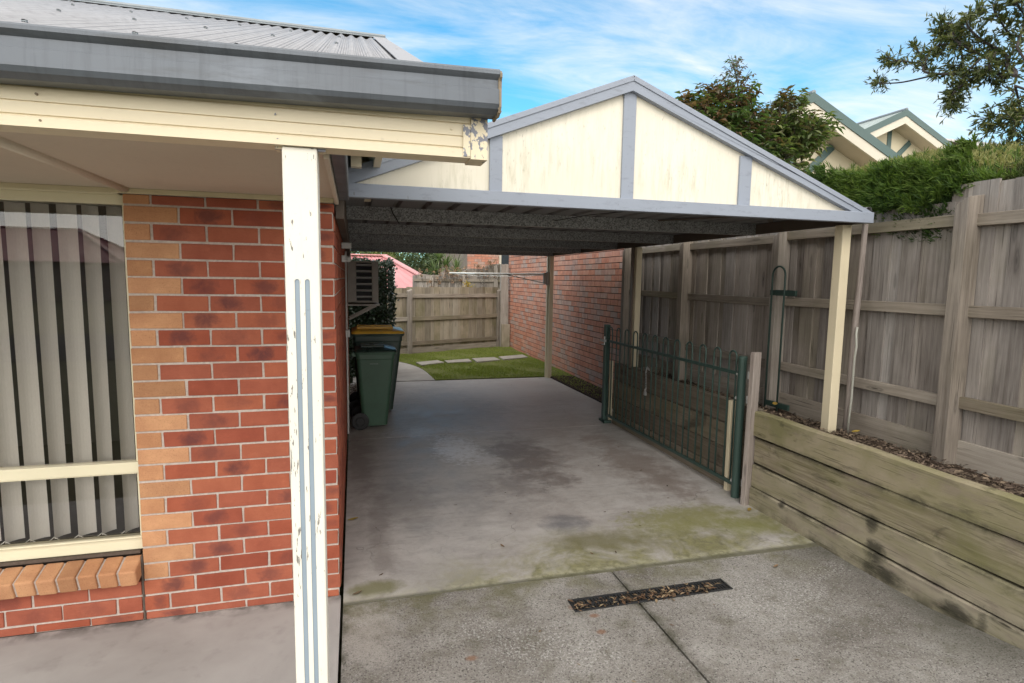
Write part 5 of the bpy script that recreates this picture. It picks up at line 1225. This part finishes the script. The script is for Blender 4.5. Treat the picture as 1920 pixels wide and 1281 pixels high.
for nm, pts in BR.items():
    pl_ = [Vector((4.9+.10*sin(i*1.7+len(nm)*2.1+pts[0][0]*9), y, z)) for i, (y, z) in enumerate(pts)]
    cv = catmull(pl_, 5); N_ = len(cv); r0 = .014 if nm in ('b1','b3','b2') else .007
    tw.tube(cv, [r0*(1-.8*i/(N_-1))+.0018 for i in range(N_)], 5)
    if nm in skip: continue
    for i, p in enumerate(cv):
        f_ = i/(N_-1)
        if nm == 'b3b' and f_ < .62: continue
        if nm == 'b3' and .35 < f_ < .62 and rs.random() < .75: continue
        for k in range(2 if f_ < .35 else 4):
            t0 = (cv[min(i+1,N_-1)]-cv[max(i-1,0)]).normalized(); d0 = (t0*.7 + rvec(rs)*.9).normalized(); L_ = rs.uniform(.04,.13); p2 = p + d0*L_
            tw.tube([p, p.lerp(p2,.5)+rvec(rs)*.006, p2], [.0025,.002,.0014], 4, cap=False)
            for j in range(rs.randint(7, 13)):
                s_ = p.lerp(p2, rs.uniform(.15, 1.05)); d_ = (d0*.8 + rvec(rs)*.8).normalized(); ln = rs.uniform(.034,.062)
                lf.leaf(s_, d_, rvec(rs), ln, ln*rs.uniform(.22,.34), (rs.random(), rs.random()), .1)
tw.tube([(5.35,-.55,.4),(5.33,-.52,1.6),(5.2,-.35,2.6),(5.0,.0,3.15),(4.92,.105,3.30)], [.10,.085,.06,.03,.016], 9)
for nm in ('b8','b14','b6','b13','b16'):
    y, z = BR[nm][0]; tw.tube([(5.0,.0,3.15), (4.95,(y)*.6,(z+3.15)/2), (4.9+.10*sin(len(nm)*2.1+BR[nm][0][0]*9),y,z)], [.012,.01,.008], 5)
tw.build('trunk', M['twig'], ot); lf.build('foliage', M['leaf_thin'], ot)
# ivy hedge at the end of our house
iv = thing('ivy_hedge', 'dark glossy ivy hedge behind the air conditioner and the bins', 'hedge', (.3,7.6,0))
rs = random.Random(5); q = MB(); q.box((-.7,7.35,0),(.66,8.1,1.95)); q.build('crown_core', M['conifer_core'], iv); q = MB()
for k in range(8500):
    s_ = rs.random()
    if s_ < .62: p = Vector((rs.uniform(-.7,.74), 7.30-abs(rs.gauss(0,.05)), rs.uniform(.0,2.03)))
    elif s_ < .84: p = Vector((.70+abs(rs.gauss(0,.045)), rs.uniform(7.28,8.1), rs.uniform(0,2.02)))
    else: p = Vector((rs.uniform(-.7,.74), rs.uniform(7.28,8.1), 1.99+abs(rs.gauss(0,.035))))
    p += Vector((.06*(sm(p.y*3,p.z*4,1)-.5), -.10*(sm(p.x*4,p.z*4,2)-.5), .05*sm(p.x*5,p.y*5,0)))
    d_ = (Vector((.25,-.5,-.15)) + rvec(rs)*.8).normalized(); ln = rs.uniform(.035,.065)
    q.leaf(p, d_, Vector((0,-1,.4))+rvec(rs)*.5, ln, ln*.75, (rs.random(), rs.random()), .1)
q.build('foliage', M['leaf_ivy'], iv)
# background bushes and trees
def bush_tree(name, label, cat, c, lobes, n, lsz, mat, seed, trunk=.12, core=None):
    rs = random.Random(seed); th = thing(name, label, cat, c); c = Vector(c); q = MB(); top = max(l[0][2] for l in lobes)
    q.tube([c, c+Vector((.05,0,top*.5)), c+Vector((0,0,top*.9))], [trunk,trunk*.8,trunk*.3], 7)
    for (o, r) in lobes: q.tube([c+Vector((0,0,top*.4)), c+Vector(o)], [trunk*.4,trunk*.12], 5)
    q.build('trunk', M['bark'], th); q = MB(); tot = sum(r**2 for _, r in lobes)
    for (o, r) in lobes:
        for k in range(int(n*r*r/tot)):
            v = rvec(rs); p = c+Vector(o)+v*r*(rs.random()**.25)*(.85+.3*sm(v.x*3+o[0],v.y*3,v.z*3)); p.z = max(p.z, c.z+.05)
            d_ = (v*.6+rvec(rs)+Vector((0,0,-.2))).normalized(); ln = rs.uniform(.6,1.25)*lsz
            q.leaf(p, d_, (v+rvec(rs)*.8), ln, ln*.5, (min(1,max(0,rs.gauss(.45+.25*v.z,.25))), rs.random()), .12)
    q.build('crown', mat, th); return th
bush_tree('bushy_tree', 'rounded yellow-green bushy tree behind the pink roof', 'tree', (1.3,28,-.5), [((0,0,2.0),1.7),((1.6,.3,1.9),1.5),((-1.5,.2,1.7),1.4),((.6,0,3.0),1.2),((2.8,.5,1.6),1.4)], 16000, .17, M['leaf_bg'], 41)
bush_tree('bushy_tree', 'darker green tree right of the yellow-green bushy tree', 'tree', (4.2,26,-.5), [((0,0,2.2),1.5),((.9,.3,3.0),1.3),((-.9,0,2.6),1.2),((1.8,0,2.1),1.3)], 14000, .17, M['leaf_bg_dark'], 42)
bush_tree('bushy_tree', 'tall grey-green tree far behind the strappy plant', 'tree', (7.2,30,-.5), [((0,0,2.8),2.0),((1.6,.3,2.5),1.7),((-1.6,0,2.9),1.6)], 12000, .22, M['leaf_bg_dark'], 43)
bush_tree('bushy_tree', 'hazy green tree furthest left beyond the pink roofs', 'tree', (-3.5,44,-.5), [((0,0,3.0),2.2),((2.6,.3,2.7),2.0),((-2.6,0,2.7),2.0),((5.2,0,3.2),2.2)], 11000, .32, M['leaf_bg_dark'], 44)
st = thing('strappy_plant', 'strappy leaved plant with pale striped leaves above the back fence', 'plant', (2.9,15.2,.3))
rs = random.Random(17); q = MB(); qs = MB()
for c in ((2.55,15.2,1.95),(2.95,15.3,2.1),(3.25,15.1,2.0),(2.75,15.5,2.35)):
    qs.tube([(2.9,15.2,.3),(c[0],c[1],c[2])], [.05,.03], 6)
    for k in range(85):
        a = rs.uniform(0, 2*pi); el = rs.uniform(-.1, 1.4); d_ = Vector((cos(a)*cos(el),sin(a)*cos(el),sin(el))); L_ = rs.uniform(.4,.72); w_ = rs.uniform(.025,.045); p = Vector(c); side = d_.cross(Vector((0,0,1))).normalized(); rn = (rs.random(), rs.random()); prv = None; dd = d_.copy()
        for j in range(6):
            w2 = w_*(1-(j/5)**2*.95); cur = (p-side*w2/2, p+side*w2/2)
            if prv: q.face([prv[0],prv[1],cur[1],cur[0]], None, rn)
            prv = cur; p = p + dd*L_/5; dd = (dd+Vector((0,0,-.20))).normalized()
q.build('foliage', M['leaf_strap'], st); qs.build('stem', M['bark'], st)
fp = thing('dried_vine', 'dried vine with faded orange flower heads sprawling over the back fence', 'vine', (2.6,13.1,1.5))
q = MB(); qs = MB(); rs = random.Random(23)
for k in range(60):
    s_ = rs.random()**1.1; x = 1.85+2.1*s_; y = 13.56-.4*(x-1.75)-.1; z = back_top(x-1.75)+rs.uniform(-.35,.10) if rs.random() < .6 else back_top(x-1.75)+rs.uniform(.0,.16)
    c = Vector((x,y,z)); d_ = rvec(rs); qs.tube([c, c+Vector((rs.uniform(-.1,.1),-.03,-rs.uniform(.1,.35)))], .005, 4)
    for j in range(16):
        v = rvec(rs); q.leaf(c+v*.015, v, rvec(rs), rs.uniform(.025,.06), .025, (rs.random(), rs.random()), .1)
q.build('flower_heads', M['flower'], fp); qs.build('stems', M['bark'], fp)
yb = thing('yellow_shrub', 'small yellow-leaved shrub just behind the rear paling fence', 'shrub', (3.05,12.2,1.1))
q = MB(); qs = MB(); qs.tube([(3.05,12.2,.3),(3.05,12.2,1.6)], .012, 5); rs = random.Random(3)
for k in range(130):
    p = Vector((3.05,12.2,1.58))+Vector((rs.gauss(0,.07),rs.gauss(0,.07),rs.gauss(0,.07))); q.leaf(p, rvec(rs), rvec(rs), .06, .03, (rs.random(), rs.random()), .1)
q.build('foliage', M['leaf_yellow'], yb); qs.build('stem', M['bark'], yb)

# ---------------------------------------------------------------- across the street (what the window glass mirrors)
hip_roof_house('street_house', 'house with pink roof across the street behind the viewer', -21.5, -46, 6.5, 4.0, 2.5, 4.9, -.1)
bush_tree('street_tree', 'round street tree left of the house across the street', 'tree', (-33,-50,-.1), [((0,0,3.5),2.2),((1.6,.3,4.5),2.0),((-1.6,0,3.9),2.0)], 3500, .3, M['leaf_bg_dark'], 51)
bush_tree('street_tree', 'tall street tree right of the house across the street', 'tree', (-8,-52,-.1), [((0,0,4.0),2.4),((1.8,.3,4.8),2.2),((-1.8,0,4.3),2.2)], 3500, .3, M['leaf_bg_dark'], 52)
